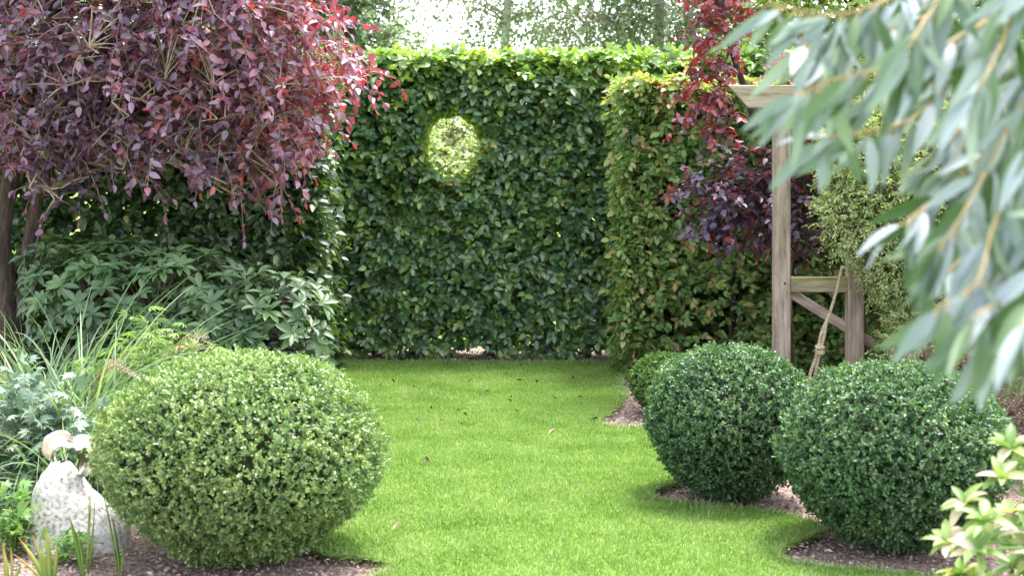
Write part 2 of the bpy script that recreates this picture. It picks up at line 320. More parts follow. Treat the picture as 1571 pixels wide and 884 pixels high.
def make_lawn():
    tri = tessellate_polygon([[Vector((x, y, 0)) for x, y in lawn_o]])
    T = np.array(tri); n = len(lawn_o)
    a, b, c = lawn_o[T[:, 0]], lawn_o[T[:, 1]], lawn_o[T[:, 2]]
    cr = (b[:, 0] - a[:, 0]) * (c[:, 1] - a[:, 1]) - (b[:, 1] - a[:, 1]) * (c[:, 0] - a[:, 0])
    T[cr < 0] = T[cr < 0][:, ::-1]
    ac = Acc(); ac.add(np.c_[lawn_o, np.full(n, LZ)], T)
    o = ac.build('lawn', M['lawn'], None, False, kind='structure')
    e = Acc(); i = np.arange(n); j = (i + 1) % n
    e.add(np.r_[np.c_[lawn_o, np.full(n, LZ)], np.c_[lawn_o, np.full(n, -.05)]], None, np.stack([i, j, j + n, i + n], -1))
    e.build('lawn_edge', M['edge'], None, kind='structure')
make_lawn()
def inside(pts, poly):
    x, y = pts[:, 0], pts[:, 1]; r = np.zeros(len(pts), bool); n = len(poly)
    for i in range(n):
        x1, y1 = poly[i]; x2, y2 = poly[(i + 1) % n]
        c = (y1 > y) != (y2 > y)
        if c.any():
            xi = (x2 - x1) * (y - y1) / (y2 - y1 + 1e-12) + x1; r ^= c & (x < xi)
    return r
def lawn_grass():
    g = rs(11); n = 900000
    p = np.c_[g.uniform(-2.2, 2.4, n), g.uniform(4.4, 11.35, n)]
    p = p[inside(p, lawn_o[::2])]
    vis = np.abs(p[:, 0]) < p[:, 1] * .40 + .2; p = p[vis]; n = len(p)
    h = g.uniform(.009, .024, n); az = g.uniform(0, 2 * math.pi, n); ln = g.uniform(.05, .9, n)
    wd = g.uniform(.0011, .0022, n)
    b = np.c_[p, np.full(n, LZ - .003)]
    sd = np.c_[np.cos(az), np.sin(az), np.zeros(n)]; le = np.c_[-np.sin(az), np.cos(az), np.zeros(n)] * (ln * h)[:, None]
    mid = b + le * .4 + np.c_[np.zeros((n, 2)), h * .6]; tip = b + le * 1.15 + np.c_[np.zeros((n, 2)), h]
    V = np.stack([b - sd * wd[:, None], b + sd * wd[:, None], mid + sd * wd[:, None] * .8, mid - sd * wd[:, None] * .8, tip], 1)
    o = np.arange(n)[:, None] * 5
    ac = Acc(); rr = np.clip(g.normal(.45, .22, n), 0, 1)
    ac.add(V, np.array([[3, 2, 4]]) + o, np.array([[0, 1, 2, 3]]) + o, np.repeat(rr, 5))
    ac.build('lawn_grass', M['lawnblade'], None, label='short bright green mown grass of the lawn', category='grass', kind='stuff')
lawn_grass()
def rough_edge_grass():          # longer blades hanging over the cut edge
    g = rs(12); d = np.roll(lawn_o, -1, 0) - lawn_o; idx = g.integers(0, len(lawn_o), 16000)
    p = lawn_o[idx] + d[idx] * g.random((16000, 1)); nrmv = nrm(np.c_[d[idx][:, 1], -d[idx][:, 0]])
    keep = (p[:, 1] > 4.4) & (g.random(16000) < .75); p, nv = p[keep], nrmv[keep]
    test = inside(p + nv * .05, lawn_o[::2]); nv[test] *= -1
    n = len(p); b = np.c_[p - nv * g.uniform(0, .02, (n, 1)), np.full(n, LZ - .004)]
    A = np.c_[nv * g.uniform(.1, .9, (n, 1)), g.uniform(.2, .9, n)] + g.normal(0, .35, (n, 3))
    ac = Acc(); leaves(ac, T_lance(4, 0, .35), b, A, np.array([0, 0, 1.]) + g.normal(0, .5, (n, 3)), g.uniform(.02, .05, n), .004, np.clip(g.normal(.6, .25, n), 0, 1))
    ac.build('edge_grass', M['lawnblade'], None, label='longer grass fringing the cut edge of the lawn', category='grass', kind='stuff')
rough_edge_grass()
def chips():
    g = rs(13); n = 130000
    p = np.c_[g.uniform(-3.2, 3.4, n), g.uniform(4.6, 11.6, n)]
    p = p[~inside(p, lawn_o[::3])]; p = p[np.abs(p[:, 0]) < p[:, 1] * .42 + .2]; n = len(p)
    b = np.c_[p, g.uniform(.004, .02, n)]; A = g.normal(0, 1, (n, 3)); A[:, 2] *= .3
    N = np.array([0, 0, 1.]) + g.normal(0, .5, (n, 3)); L = g.uniform(.006, .022, n) * g.choice([1, 1, 1.6], n)
    ac = Acc(); leaves(ac, T_small(.05), b, A, N, L, L * g.uniform(.3, .7, n), g.random(n))
    ac.build('bark_chips', M['chip'], None, False, label='pinkish brown bark chippings strewn over the beds', category='mulch', kind='stuff')
chips()

# ------------------------------------------------------------------ hedges
def fbm1(x, s, seed=0): return np.array([mnoise.noise(Vector((float(v) * s, seed * 7.3, 0))) for v in np.ravel(x)]).reshape(np.shape(x))
TL = T_ovate(.11, .16)
def hedge(name, label, x0, x1, y0, y1, z1, mat, seed, dens=620, hole=None, bottom=(.10, .12), ends=(True, True), L=.071, thin=None, trunks=.34, top=1.0, batter=0, sun_tint=.38):
    g = rs(seed); root = thing(name, label, 'hedge', ((x0 + x1) / 2, (y0 + y1) / 2, 0))
    lf, wd = Acc(), Acc(); z0 = 0.0
    def keepf(p, sc_=1.):
        k = np.ones(len(p), bool)
        if hole:
            hx, hz, ra, rb = hole
            e = ((p[:, 0] - hx) / ra) ** 2 + ((p[:, 2] - hz) / rb) ** 2
            k &= e > sc_ * (1 + .12 * np.sin(p[:, 0] * 40) * np.cos(p[:, 2] * 33))
        zb = bottom[0] + bottom[1] * fbm1(p[:, 0], 2.6, seed)
        k &= p[:, 2] > np.maximum(zb, .012)
        return k
    def face(n, pos, nor, dn=.30, upw=.65, spread=.55, up0=0):
        dpt = g.random(n) ** 1.5 * dn
        bump = .045 * np.array([mnoise.noise(Vector((q[0] * 2.6, q[1] * 2.6, q[2] * 9 + seed))) for q in pos]) + .025 * np.array([mnoise.noise(Vector(q) * 2.2) for q in pos]) + .018 * np.array([mnoise.noise(Vector(q) * 9) for q in pos])
        S = pos - nor * (dpt + .065)[:, None] + nor * bump[:, None]
        D = nor * 1.0 + g.normal(0, spread, (n, 3)) + np.array([0, 0, .12])
        r0 = g.normal(0, .13, n) + sun_tint * np.clip((pos[:, 2] - (z1 - .28)) / .28, 0, 1) + up0  # leaves tinted paler towards the top, sunlight put into their colour
        ok = keepf(S)
        if thin is not None: ok &= thin(S, g)
        S, D, N, r0 = S[ok], D[ok], nor[ok], r0[ok]
        sprays(lf, wd, TL, S, D, g.uniform(.07, .15, len(S)), 6, L, L * .62, g, droop=.35, upw=upw, out=N * .95, keep=keepf, twr=.0018, r0=r0)
    H = z1; Wd = x1 - x0; Dp = y1 - y0
    def unif(n, ax, ay): return ax + (ay - ax) * g.random(n)
    n = int(dens * Wd * H * 1.25); face(n, np.c_[unif(n, x0, x1), np.full(n, y0), unif(n, z0, z1)] + 0., np.tile([0, -1., 0], (n, 1)), .36)
    n = int(dens * Wd * H * .45); face(n, np.c_[unif(n, x0, x1), np.full(n, y1), unif(n, z0, z1)], np.tile([0, 1., 0], (n, 1)), .2)
    n = int(dens * Wd * Dp * 1.1 * top); face(n, np.c_[unif(n, x0, x1), unif(n, y0, y1), np.full(n, z1)], np.tile([0, 0, 1.], (n, 1)), .16, upw=.3, spread=.8)
    for k, (xx, s) in enumerate(((x0, -1.), (x1, 1.))):
        if ends[k]:
            n = int(dens * Dp * H * 1.5); face(n, np.c_[np.full(n, xx), unif(n, y0, y1), unif(n, z0, z1)], np.tile([s, 0, 0], (n, 1)), .25)
    if hole:
        hx, hz, ra, rb = hole; n = 2200; a = unif(n, 0, 2 * math.pi)
        rim = lambda p: keepf(p, .80)
        pos = np.c_[hx + ra * 1.02 * np.cos(a), y1 - (y1 - y0 - .06) * g.random(n) ** 1.3, hz + rb * 1.02 * np.sin(a)]
        nor = np.c_[-np.cos(a), np.zeros(n), -np.sin(a)]
        S = pos - nor * .07; sprays(lf, wd, TL, S, nor + g.normal(0, .6, (n, 3)), g.uniform(.04, .09, n), 5, L * .8, L * .5, g, out=nor * .6, keep=rim, r0=g.uniform(.40, .55, n), rmax=.93)  # rim leaves coloured yellower, standing for sun glowing through them
    lf.build('foliage', mat, root); wd.build('twigs', M['darktwig'], root)
    # stems: one part each
    xs = np.arange(x0 + .12, x1 - .05, trunks)
    for k, x in enumerate(xs):
        x = x + g.normal(0, .05); ym = (y0 + y1) / 2 + g.normal(0, .04)
        if hole and abs(x - hole[0]) < hole[2] + .05: x = hole[0] + (hole[2] + .07) * (1 if x > hole[0] else -1)
        r = g.uniform(.018, .036); m = 9; zz = np.linspace(-.05, z1 - .15, m)
        c = np.c_[x + g.normal(0, .012, m).cumsum() * .6, ym + g.normal(0, .012, m).cumsum() * .6, zz]
        t = Acc(); tubes(t, c, np.linspace(r, r * .35, m)[None] * np.array([1.5] + [1] * (m - 1)), 8)
        nb = 16; bi = g.integers(2, m - 1, nb); S = c[bi]
        dd = nrm(np.c_[g.normal(0, 1, nb), g.normal(0, .8, nb), g.uniform(.1, .7, nb)])
        ok = np.ones(nb, bool)
        if hole: ok = np.hypot(S[:, 0] - hole[0], S[:, 2] - hole[1]) > .4
        S, dd = S[ok], dd[ok]
        if len(S):
            ln = g.uniform(.15, .38, len(S))[:, None, None]; tt = np.linspace(0, 1, 5)[None, :, None]
            tubes(t, S[:, None] + dd[:, None] * ln * tt + np.array([0, 0, .05]) * tt ** 2, np.linspace(.008, .003, 5)[None], 5)
        t.build('trunk', M['bark'], root)
    return root
hx, hz = (693 - 785.5) / F * 11.1, EYE + (240 - 221) / F * 11.1
def thin_back(S, g):   # sparser towards the foot of the hedge where the stems show
    low = np.clip(S[:, 2] / .3, .55, 1); return g.random(len(S)) < low
def thin_right(S, g):
    v = np.array([mnoise.noise(Vector((q[0] * 1.6, 3.1, q[2] * 1.6))) for q in S]); b = np.where((S[:, 2] < 1.4) & (S[:, 0] > 1.0), .15, -.5)
    return g.random(len(S)) > np.clip(v * 1.6 + b, 0, .78)
hedge('hedge', 'tall green hedge across the end of the lawn with a round window', -2.6, 3.2, 11.1, 11.56, 2.42, M['hedge'], 21,
      hole=(hx, hz, .235, .265), bottom=(.03, .09), thin=thin_back, dens=740)
hedge('hedge', 'shade-darkened green hedge wing at the left, behind the rhododendron', -4.3, -1.33, 9.65, 10.75, 2.32, M['hedge_l'], 22, bottom=(.03, .05), ends=(False, True), dens=520)
hedge('hedge', 'yellowing thin hedge wing on the right behind the wooden pergola', .79, 4.9, 10.25, 10.95, 2.17, M['hedge_r'], 23, bottom=(.02, .05), ends=(True, False), dens=640, thin=thin_right, L=.06, sun_tint=.16)

# ------------------------------------------------------------------ clipped box balls
def ball(label, c, rx, top, n, mat, seed, flat=.0, leaf=.0125, ry=None):
    g = rs(seed); x, y = c; root = thing('box_ball', label, 'topiary', (x, y, 0)); ry = ry or rx
    h = top; cz = h * .49; rz = h * .51
    def surf(u):   # unit directions -> radius factor (superellipsoid, lumpy)
        e = 2.2; k = (np.abs(u[:, 0] / rx) ** e + np.abs(u[:, 1] / ry) ** e + np.abs(u[:, 2] / rz) ** e) ** (-1 / e)
        f = np.array([mnoise.noise(Vector(q) * 2.1 + Vector((seed, 0, 0))) for q in u]) * .045 + np.array([mnoise.noise(Vector(q) * 8 + Vector((seed, 0, 0))) for q in u]) * .05
        return k * (1 + f) * (1 - .10 * np.clip(-u[:, 2], 0, 1) ** 1.0 * (1 - np.clip(-u[:, 2], 0, 1) ** 2) * 3.0)
    ns = n // 7; u = nrm(g.normal(0, 1, (ns, 3))); rr = surf(u)
    S = u * (rr * (1 - .15 * g.random(ns) ** 1.2) * np.where(g.random(ns) < .012, g.uniform(1.02, 1.055, ns), 1))[:, None]; S = S + np.array([x, y, cz])
    Nn = nrm(u / np.array([rx, ry, rz]) ** 2); ok = S[:, 2] > .01; S, Nn = S[ok], Nn[ok]
    lf, wd = Acc(), Acc(); ns = len(S)
    D = Nn + g.normal(0, .45, (ns, 3)) + np.array([0, 0, .35])
    # each sprig carries seven leaves round its tip
    k = 7; t = np.linspace(.25, 1, k)[None, :, None]; tl = g.uniform(.016, .034, ns)[:, None, None]
    pos = (S - Nn * .018)[:, None] + nrm(D)[:, None] * t * tl
    a = nrm(D)[:, None] * .7 + nrm(g.normal(0, 1, (ns, k, 3))) * .95
    nn = nrm(D)[:, None] * .9 + Nn[:, None] * .3 + g.normal(0, .45, (ns, k, 3))
    s = g.uniform(.75, 1.2, (ns, k)).ravel() * leaf
    r = np.clip(.45 + g.normal(0, .16, (ns, 1)) + g.normal(0, .12, (ns, k)), 0, 1).ravel()
    leaves(lf, T_box(), pos.reshape(-1, 3), a.reshape(-1, 3), nn.reshape(-1, 3), s, s * .66, r)
    lf.build('foliage', mat, root)
    sm = Acc()
    for q in range(5):
        b0 = np.array([x, y, 0]) + np.r_[g.normal(0, .025, 2), -.03]; e0 = np.array([x, y, h * .55]) + g.normal(0, rx * .3, 3) * [1, 1, .3]
        tubes(sm, smooth_path([b0, (b0 + e0) / 2 + g.normal(0, .02, 3), e0], 9), np.linspace(.018, .006, 9)[None], 7)
    sm.build('stems', M['bark'], root)
    # dense inner twigs
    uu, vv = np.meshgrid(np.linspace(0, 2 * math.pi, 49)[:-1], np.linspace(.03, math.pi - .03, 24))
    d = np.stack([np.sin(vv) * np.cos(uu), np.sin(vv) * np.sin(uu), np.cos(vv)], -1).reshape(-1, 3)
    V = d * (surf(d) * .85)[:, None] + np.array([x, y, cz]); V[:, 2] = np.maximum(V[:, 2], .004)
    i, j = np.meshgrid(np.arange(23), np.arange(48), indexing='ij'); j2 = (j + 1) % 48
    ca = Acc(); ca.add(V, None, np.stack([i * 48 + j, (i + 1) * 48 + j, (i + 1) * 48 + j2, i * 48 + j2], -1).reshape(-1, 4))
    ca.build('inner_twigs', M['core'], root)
    return root
ball('large light green clipped box ball beside the stone at the front left', ((373 - 785.5) / F * 5.66, 5.66), .572, .81, 145000, M['box_light'], 31, leaf=.0135)
ball('dark green clipped box ball at the front right, broadest of the right-hand balls', ((1371 - 785.5) / F * 5.82, 5.82), .472, .75, 84000, M['box_dark'], 32, leaf=.0155)
ball('dark green clipped box ball in the middle of the three balls on the right', ((1120 - 785.5) / F * 6.62, 6.62), .395, .715, 62000, M['box_dark'], 33, leaf=.0155)
ball('small bright green box ball at the foot of the right hedge wing', ((1022 - 785.5) / F * 8.8, 8.8), .235, .375, 13000, M['box_mid'], 34, leaf=.018)

# ------------------------------------------------------------------ trees and shrubs
def blob_points(blobs, n, g, shell=.45):
    vol = np.array([b[3] * b[4] * b[5] for b in blobs]) ** .8; cnt = (vol / vol.sum() * n).astype(int) + 1
    S, O = [], []
    for b, k in zip(blobs, cnt):
        u = nrm(g.normal(0, 1, (k, 3))); rr = (shell + (1 - shell) * g.random(k)) ** .6
        S.append(np.array(b[:3]) + u * rr[:, None] * np.array(b[3:6])); O.append(u)
    return np.concatenate(S), np.concatenate(O)
def connect(acc, nodes, S, g, r0=.006, r1=.0022, sag=.05, m=6, sides=4):
    out = []
    for s in S:
        d = np.linalg.norm(nodes - s, axis=1) + .6 * np.maximum(nodes[:, 2] - s[2], 0); a = nodes[np.argmin(d)]
        mid = (a + s) / 2 + np.array([0, 0, .12 * np.linalg.norm(s - a)]) + g.normal(0, .06, 3) * np.linalg.norm(s - a)
        t = np.linspace(0, 1, m)[:, None]; out.append((1 - t) ** 2 * a + 2 * t * (1 - t) * mid + t * t * s)
    out = np.array(out); tubes(acc, out, np.linspace(r0, r1, m)[None], sides); return out
def tree(name, label, cat, stems, blobs, ntw, tl, nl, tm, L, W, mat, barkm, seed, droop=.4, twigm=None, upw=.8, outw=.7, group=None, limb_r=.02, jit=.35, shell=.4, spread=.5, hang=0., rshift=None, nlimb=4, twr=.0022, ang=.9, nclus=None):
    """stems: list of (points, r0, r1)."""
    g = rs(seed); base = stems[0][0][0]; root = thing(name, label, cat, (base[0], base[1], 0), group)
    nodes = []
    tr = Acc()
    for pts, r0, r1 in stems:
        c = smooth_path(pts, 16); c[1:-1] += g.normal(0, .006, (14, 3)); rad = np.linspace(r0, r1, 16); rad[0] *= 1.35; rad[1] *= 1.12
        tubes(tr, c, rad[None], 10); nodes.append(c[6:])
    tr.build('trunk', barkm, root)
    lm = Acc(); nn = np.concatenate(nodes)
    for b in blobs:
        for k in range(nlimb):
            e = np.array(b[:3]) + g.normal(0, .38, 3) * np.array(b[3:6]); a = nn[np.argmin(np.linalg.norm(nn - e, axis=1) + .5 * np.maximum(nn[:, 2] - e[2], 0))]
            mid = (a + e) / 2 + np.array([0, 0, .14 * np.linalg.norm(e - a)]) + g.normal(0, .07, 3) * np.linalg.norm(e - a)
            c = smooth_path([a, mid, e], 12); tubes(lm, c, np.linspace(limb_r, limb_r * .25, 12)[None], 6); nodes.append(c[2:])
    allN = np.concatenate(nodes)
    S, O = blob_points(blobs, ntw, g, shell)
    if nclus:       # secondary branches first, twigs gather on them
        C, _ = blob_points(blobs, nclus, g, .25); q = connect(lm, allN, C, g, limb_r * .38, limb_r * .12, m=9)
        allN = np.concatenate([allN, q[:, 3:].reshape(-1, 3) + g.normal(0, .004, (len(C) * 6, 3))])
    connect(lm, allN, S, g, max(twr * 1.8, limb_r * .14), twr)
    lm.build('branches', twigm or barkm, root)
    D = O * 1.0 + g.normal(0, spread, (len(S), 3)) + np.array([0, 0, -hang])
    lf, wd = Acc(), Acc()
    r0 = None if rshift is None else rshift(S, g)
    sprays(lf, wd, tm, S, D, g.uniform(.65, 1.3, len(S)) * tl, nl, L, W, g, droop=droop, upw=upw, out=O * outw, r0=r0, jit=jit, twr=twr, ang=ang)
    wd.build('twigs', twigm or barkm, root); lf.build('crown' if cat == 'tree' else 'foliage', mat, root)
    return root

def bl(px, py, d, rx, ry, rz): return (*P(px, py, d), rx, ry, rz)
# purple-leaved tree at the left
TP = T_ovate(.14, .22)
tb = np.array([P(8, 300, 8.9)[0], 8.9, -.03])
left_blobs = [bl(60, 60, 8.7, .62, .6, .62), bl(200, 40, 8.5, .62, .6, .62), bl(330, 30, 8.5, .6, .55, .6), bl(430, 70, 8.6, .45, .45, .5),
              bl(90, 160, 8.5, .45, .5, .36), bl(240, 155, 8.5, .45, .45, .34), bl(370, 165, 8.6, .42, .4, .36), bl(440, 225, 8.7, .14, .2, .22), bl(130, 235, 8.4, .12, .15, .16), bl(270, 225, 8.4, .18, .15, .14), bl(10, 215, 8.5, .2, .2, .2), bl(85, 300, 8.3, .09, .1, .12), bl(350, 285, 8.5, .12, .1, .12), bl(425, 270, 8.6, .10, .1, .12), bl(215, 265, 8.4, .14, .1, .08), bl(550, 105, 9.0, .16, .14, .09), bl(420, 150, 8.7, .34, .35, .32),
              bl(120, -180, 8.8, .9, .8, .7), bl(350, -170, 8.8, .8, .7, .6), bl(400, 225, 8.7, .20, .2, .2), bl(-120, 60, 8.9, .6, .6, .8), (-2.3, 9.9, 3.3, 1.0, .6, .5), (-3.2, 9.6, 3.1, .8, .7, .6),  # clumps ending this line are unseen, added to shade the left hedge wing
              bl(470, 90, 8.8, .24, .26, .24), bl(525, 100, 9.0, .16, .14, .10), bl(50, 250, 8.3, .12, .14, .20), bl(190, 215, 8.4, .25, .2, .12), bl(330, 240, 8.5, .14, .14, .12), bl(420, 190, 8.7, .25, .2, .2)]
def rs_left(S, g): return .22 * np.clip((S[:, 0] + 2.0) / 1.0, -.6, 1.4) + g.normal(0, .10, len(S)) - .02  # leaf colour shifted redder to the right, standing for backlight
tree('purple_leaved_tree', 'purple-leaved tree with drooping twigs overhanging the left bed', 'tree',
     [([tb, tb + (.03, 0, .6), tb + (-.03, .02, 1.2), tb + (.25, -.1, 2.2), tb + (.6, -.2, 3.2)], .085, .03),
      ([tb + (.02, 0, .35), tb + (.13, .02, .9), tb + (.25, 0, 1.5), tb + (.9, -.15, 2.3), tb + (1.5, -.2, 2.7)], .055, .02)],
     left_blobs, 4300, .19, 7, TP, .060, .035, M['purple'], M['barkdark'], 41, droop=.4, twigm=M['twig'], spread=.85, outw=.35, hang=.1, limb_r=.020, shell=.15, rshift=rs_left, nclus=240, twr=.0027, jit=.45, upw=.5)
# purple tree at the right, in front of the right hedge wing
rb = np.array([1.9, 9.82, -.03])
tree('purple_leaved_tree', 'purple-leaved tree growing up through the wooden pergola on the right', 'tree',
     [([rb, rb + (-.02, 0, .6), rb + (-.08, 0, 1.3), rb + (-.3, 0, 2.1), rb + (-.55, 0, 2.9)], .05, .015)],
     [bl(1120, 310, 9.6, .28, .2, .16), bl(1175, 320, 9.6, .24, .2, .22), bl(1062, 285, 9.6, .12, .14, .08), bl(1095, 345, 9.6, .14, .14, .07), bl(1150, 255, 9.6, .22, .14, .10), bl(1075, 185, 9.5, .10, .1, .14), bl(1105, 30, 9.6, .16, .2, .26), bl(1085, 120, 9.6, .13, .16, .20), bl(1100, -120, 9.8, .4, .4, .5),
      bl(1110, 185, 9.5, .06, .08, .12), bl(1250, 110, 9.8, .30, .2, .18), bl(1225, 290, 9.6, .14, .18, .5), bl(1260, 220, 9.8, .2, .2, .2)],
     900, .15, 7, TP, .058, .036, M['purple2'], M['barkdark'], 42, droop=.4, spread=.9, outw=.5, limb_r=.010, nlimb=2, nclus=50, twigm=M['darktwig'],
     rshift=lambda S, g: np.where(S[:, 2] > 1.75, .38, -.05) + g.normal(0, .12, len(S)), shell=.1)

# rhododendron
def rhodo():
    g = rs(43); root = thing('rhododendron', 'broad rhododendron bush with whorls of long leathery leaves under the purple tree', 'shrub', (-1.95, 8.3, 0))
    lf, wd = Acc(), Acc()
    blobs = [bl(170, 470, 8.5, .52, .45, .40), bl(300, 480, 8.4, .5, .5, .38), bl(420, 500, 8.4, .36, .42, .36), bl(90, 430, 8.7, .25, .3, .28), bl(440, 450, 8.6, .20, .25, .22), bl(200, 620, 8.5, .8, .5, .5), bl(380, 600, 8.5, .5, .5, .4)]
    S, O = blob_points(blobs, 1000, g, .70); ok = (S[:, 2] > .06); S, O = S[ok], O[ok]
    stem = []
    for k in range(9):
        e = np.array(blobs[k % 5][:3]) + g.normal(0, .12, 3); a = np.array([-1.95 + g.normal(0, .12), 8.45 + g.normal(0, .08), -.02])
        c = smooth_path([a, (a + e) / 2 + np.array([0, 0, -.1]), e], 12); tubes(wd, c, np.linspace(.022, .008, 12)[None], 7); stem.append(c[3:])
    connect(wd, np.concatenate(stem), S, g, .006, .004)
    k = 9; n = len(S); az = g.uniform(0, 6.3, (n, 1)) + np.arange(k)[None] * 2.4; ax = nrm(O * .8 + np.array([0, -.1, .8]) + g.normal(0, .2, (n, 3)))
    u = nrm(np.cross(ax, np.array([.3, 1, .1]))); v = np.cross(ax, u)
    elv = g.uniform(-.15, .55, (n, k)); rad = np.cos(az)[..., None] * u[:, None] + np.sin(az)[..., None] * v[:, None]
    A = rad * np.cos(elv)[..., None] + ax[:, None] * np.sin(elv)[..., None]
    N = ax[:, None] * np.cos(elv)[..., None] - rad * np.sin(elv)[..., None] + g.normal(0, .15, (n, k, 3))
    L = g.uniform(.07, .118, (n, k)).ravel()
    r = np.clip(.4 + g.normal(0, .16, (n, 1)) + g.normal(0, .08, (n, k)), 0, .93).ravel(); r[g.random(n * k) < .004] = 1
    leaves(lf, T_lance(7, .2, .2, 1.15), np.repeat(S, k, 0), A.reshape(-1, 3), N.reshape(-1, 3), L, L * .36, r)
    wd.build('stems', M['bark'], root); lf.build('foliage', M['rhodo'], root)
rhodo()

# shrubs on the right
tree('feathery_shrub', 'feathery pale green shrub billowing over the right end of the pergola', 'shrub',
     [([(2.35, 8.5, -.02), (2.33, 8.5, .4), (2.28, 8.5, .9), (2.25, 8.5, 1.5)], .03, .01)],
     [(2.28, 8.45, 1.42, .42, .35, .42), (2.50, 8.5, 1.1, .42, .35, .45), (2.75, 8.5, 1.55, .45, .4, .5), (2.2, 8.5, 1.7, .25, .25, .25), (2.55, 8.5, .8, .35, .3, .3), (2.02, 8.4, 1.28, .22, .2, .3), (2.1, 8.45, 1.6, .28, .25, .28), (2.25, 8.45, .95, .16, .2, .2), (3.1, 8.6, 1.0, .45, .4, .7), (2.5, 8.3, .5, .35, .3, .3), (2.9, 8.2, .6, .4, .3, .5), (2.25, 8.35, 1.15, .22, .2, .35)],
     10500, .085, 13, T_small(.15), .026, .0095, M['feather'], M['darktwig'], 44, droop=.15, outw=.4, limb_r=.01, shell=.3, nlimb=5, nclus=120, twr=.0012, ang=.7)
tree('twiggy_shrub', 'dark twiggy shrub flecked with tiny pale pink leaves behind the right box ball', 'shrub',
     [([(2.5, 7.3, -.02), (2.5, 7.3, .2), (2.45, 7.3, .45)], .02, .008), ([(2.2, 7.4, -.02), (2.25, 7.4, .25), (2.3, 7.4, .5)], .015, .006)],
     [(2.2, 7.35, .48, .3, .25, .2), (2.55, 7.2, .42, .38, .3, .3), (2.9, 7.2, .45, .3, .3, .35), (2.45, 6.9, .25, .3, .25, .2)],
     1200, .09, 5, T_small(.1), .013, .009, M['pink'], M['darktwig'], 45, droop=.1, outw=.3, limb_r=.009, shell=.3, nlimb=6, nclus=90, twr=.0016)
tree('yellow_green_tree', 'small tree with yellow-green leaves rising behind the pergola', 'tree',
     [([(2.9, 12.4, -.05), (2.85, 12.4, 1.0), (2.9, 12.4, 2.2), (3.0, 12.4, 3.4)], .07, .03)],
     [bl(1190, 60, 12.2, .5, .5, .35), bl(1290, 20, 12.2, .65, .6, .5), bl(1420, 60, 12.2, .8, .6, .6), bl(1560, 50, 12.2, .8, .6, .8), bl(1300, 120, 12.2, .5, .4, .3), bl(1450, 160, 12.0, .6, .5, .5), bl(1250, -150, 12.5, 1.0, .8, .8), bl(1500, -160, 12.5, 1.0, .8, .8)],
     3600, .2, 11, T_ovate(.1, .1), .055, .03, M['lime'], M['bark'], 46, droop=.35, limb_r=.022, shell=.1, nclus=90)
tree('golden_shrub', 'golden green shrub between the pergola and the right hedge wing', 'shrub',
     [([(3.1, 9.6, -.02), (3.1, 9.6, .5), (3.05, 9.6, 1.2), (3.1, 9.6, 1.7)], .03, .01)],
     [(3.0, 9.5, 1.2, .5, .35, .6), (3.4, 9.5, 1.6, .5, .35, .6), (2.7, 9.6, .7, .35, .25, .4), (3.3, 9.4, .6, .5, .35, .5)],
     1100, .14, 8, T_ovate(.1, .1), .04, .02, M['herb'], M['darktwig'], 47, limb_r=.012, shell=.3, nclus=50)

tree('climbing_plant', 'yellow-green climber sprawling over the top of the pergola', 'climber',
     [([(x_, 8.86, z_) for x_, z_ in ((2.20, -.02), (2.19, .7), (2.21, 1.4), (2.2, 2.05))], .014, .007)],
     [(2.1, 8.9, 2.2, .3, .35, .12), (2.6, 9.0, 2.22, .4, .4, .14), (2.3, 8.75, 1.98, .3, .15, .12), (3.0, 9.0, 2.2, .4, .4, .14)],
     750, .13, 8, T_ovate(.1, .1), .036, .02, M['lime'], M['darktwig'], 48, limb_r=.008, shell=.1, nclus=40, droop=.5)
# trees beyond the hedge
tree('birch', 'thin pale birch with sparse hanging leaves beyond the hedge, against the white sky', 'tree',
     [([(-.1, 20, -.1), (-.12, 20, 2.5), (0, 20, 5), (.1, 20, 7.5)], .09, .03)],
     [bl(720, -10, 20, .75, .7, .75), bl(800, 0, 20, .7, .7, .8), bl(750, -200, 20, 1.5, 1.2, 1.2), bl(700, -420, 20, 1.2, 1, 1.2), bl(860, 25, 20, .5, .5, .6)],
     1000, .5, 12, T_small(.1), .07, .052, M['birch'], M['birchbark'], 51, droop=.7, limb_r=.016, twigm=M['twig'], shell=.05, nclus=40, hang=.5, twr=.003, group=None)
tree('birch', 'bushier birch beyond the right half of the hedge', 'tree',
     [([(1.9, 19, -.1), (1.95, 19, 2.5), (2.0, 19, 4.5), (2.1, 19, 7)], .1, .03)],
     [bl(930, 30, 19, .75, .7, .7), bl(1020, 25, 19, .8, .8, .7), bl(1130, 20, 19, .9, .8, .8), bl(980, -180, 19, 1.4, 1.1, 1.3), bl(1000, -420, 19, 1.2, 1, 1.2)],
     2600, .42, 12, T_small(.1), .068, .05, M['birch'], M['birchbark'], 52, droop=.6, limb_r=.016, twigm=M['twig'], shell=.05, nclus=60, hang=.4, twr=.003)
tree('grey_green_tree', 'rounded grey-green tree beyond the left part of the hedge', 'tree',
     [([(-3.2, 22, -.1), (-3.2, 22, 1.8), (-3.1, 22, 3.2), (-3, 22, 4.6)], .14, .05)],
     [bl(550, 30, 22, .75, .9, .6), bl(500, -40, 22, 1.0, 1, 1), bl(420, 10, 22, 1.2, 1, 1), bl(300, -30, 22, 1.5, 1.2, 1.2), bl(610, 72, 21, .35, .5, .3)],
     2600, .26, 10, T_ovate(.1, .1), .085, .055, M['grey_tree'], M['bark'], 53, limb_r=.04, shell=.35, nclus=70, twr=.003)
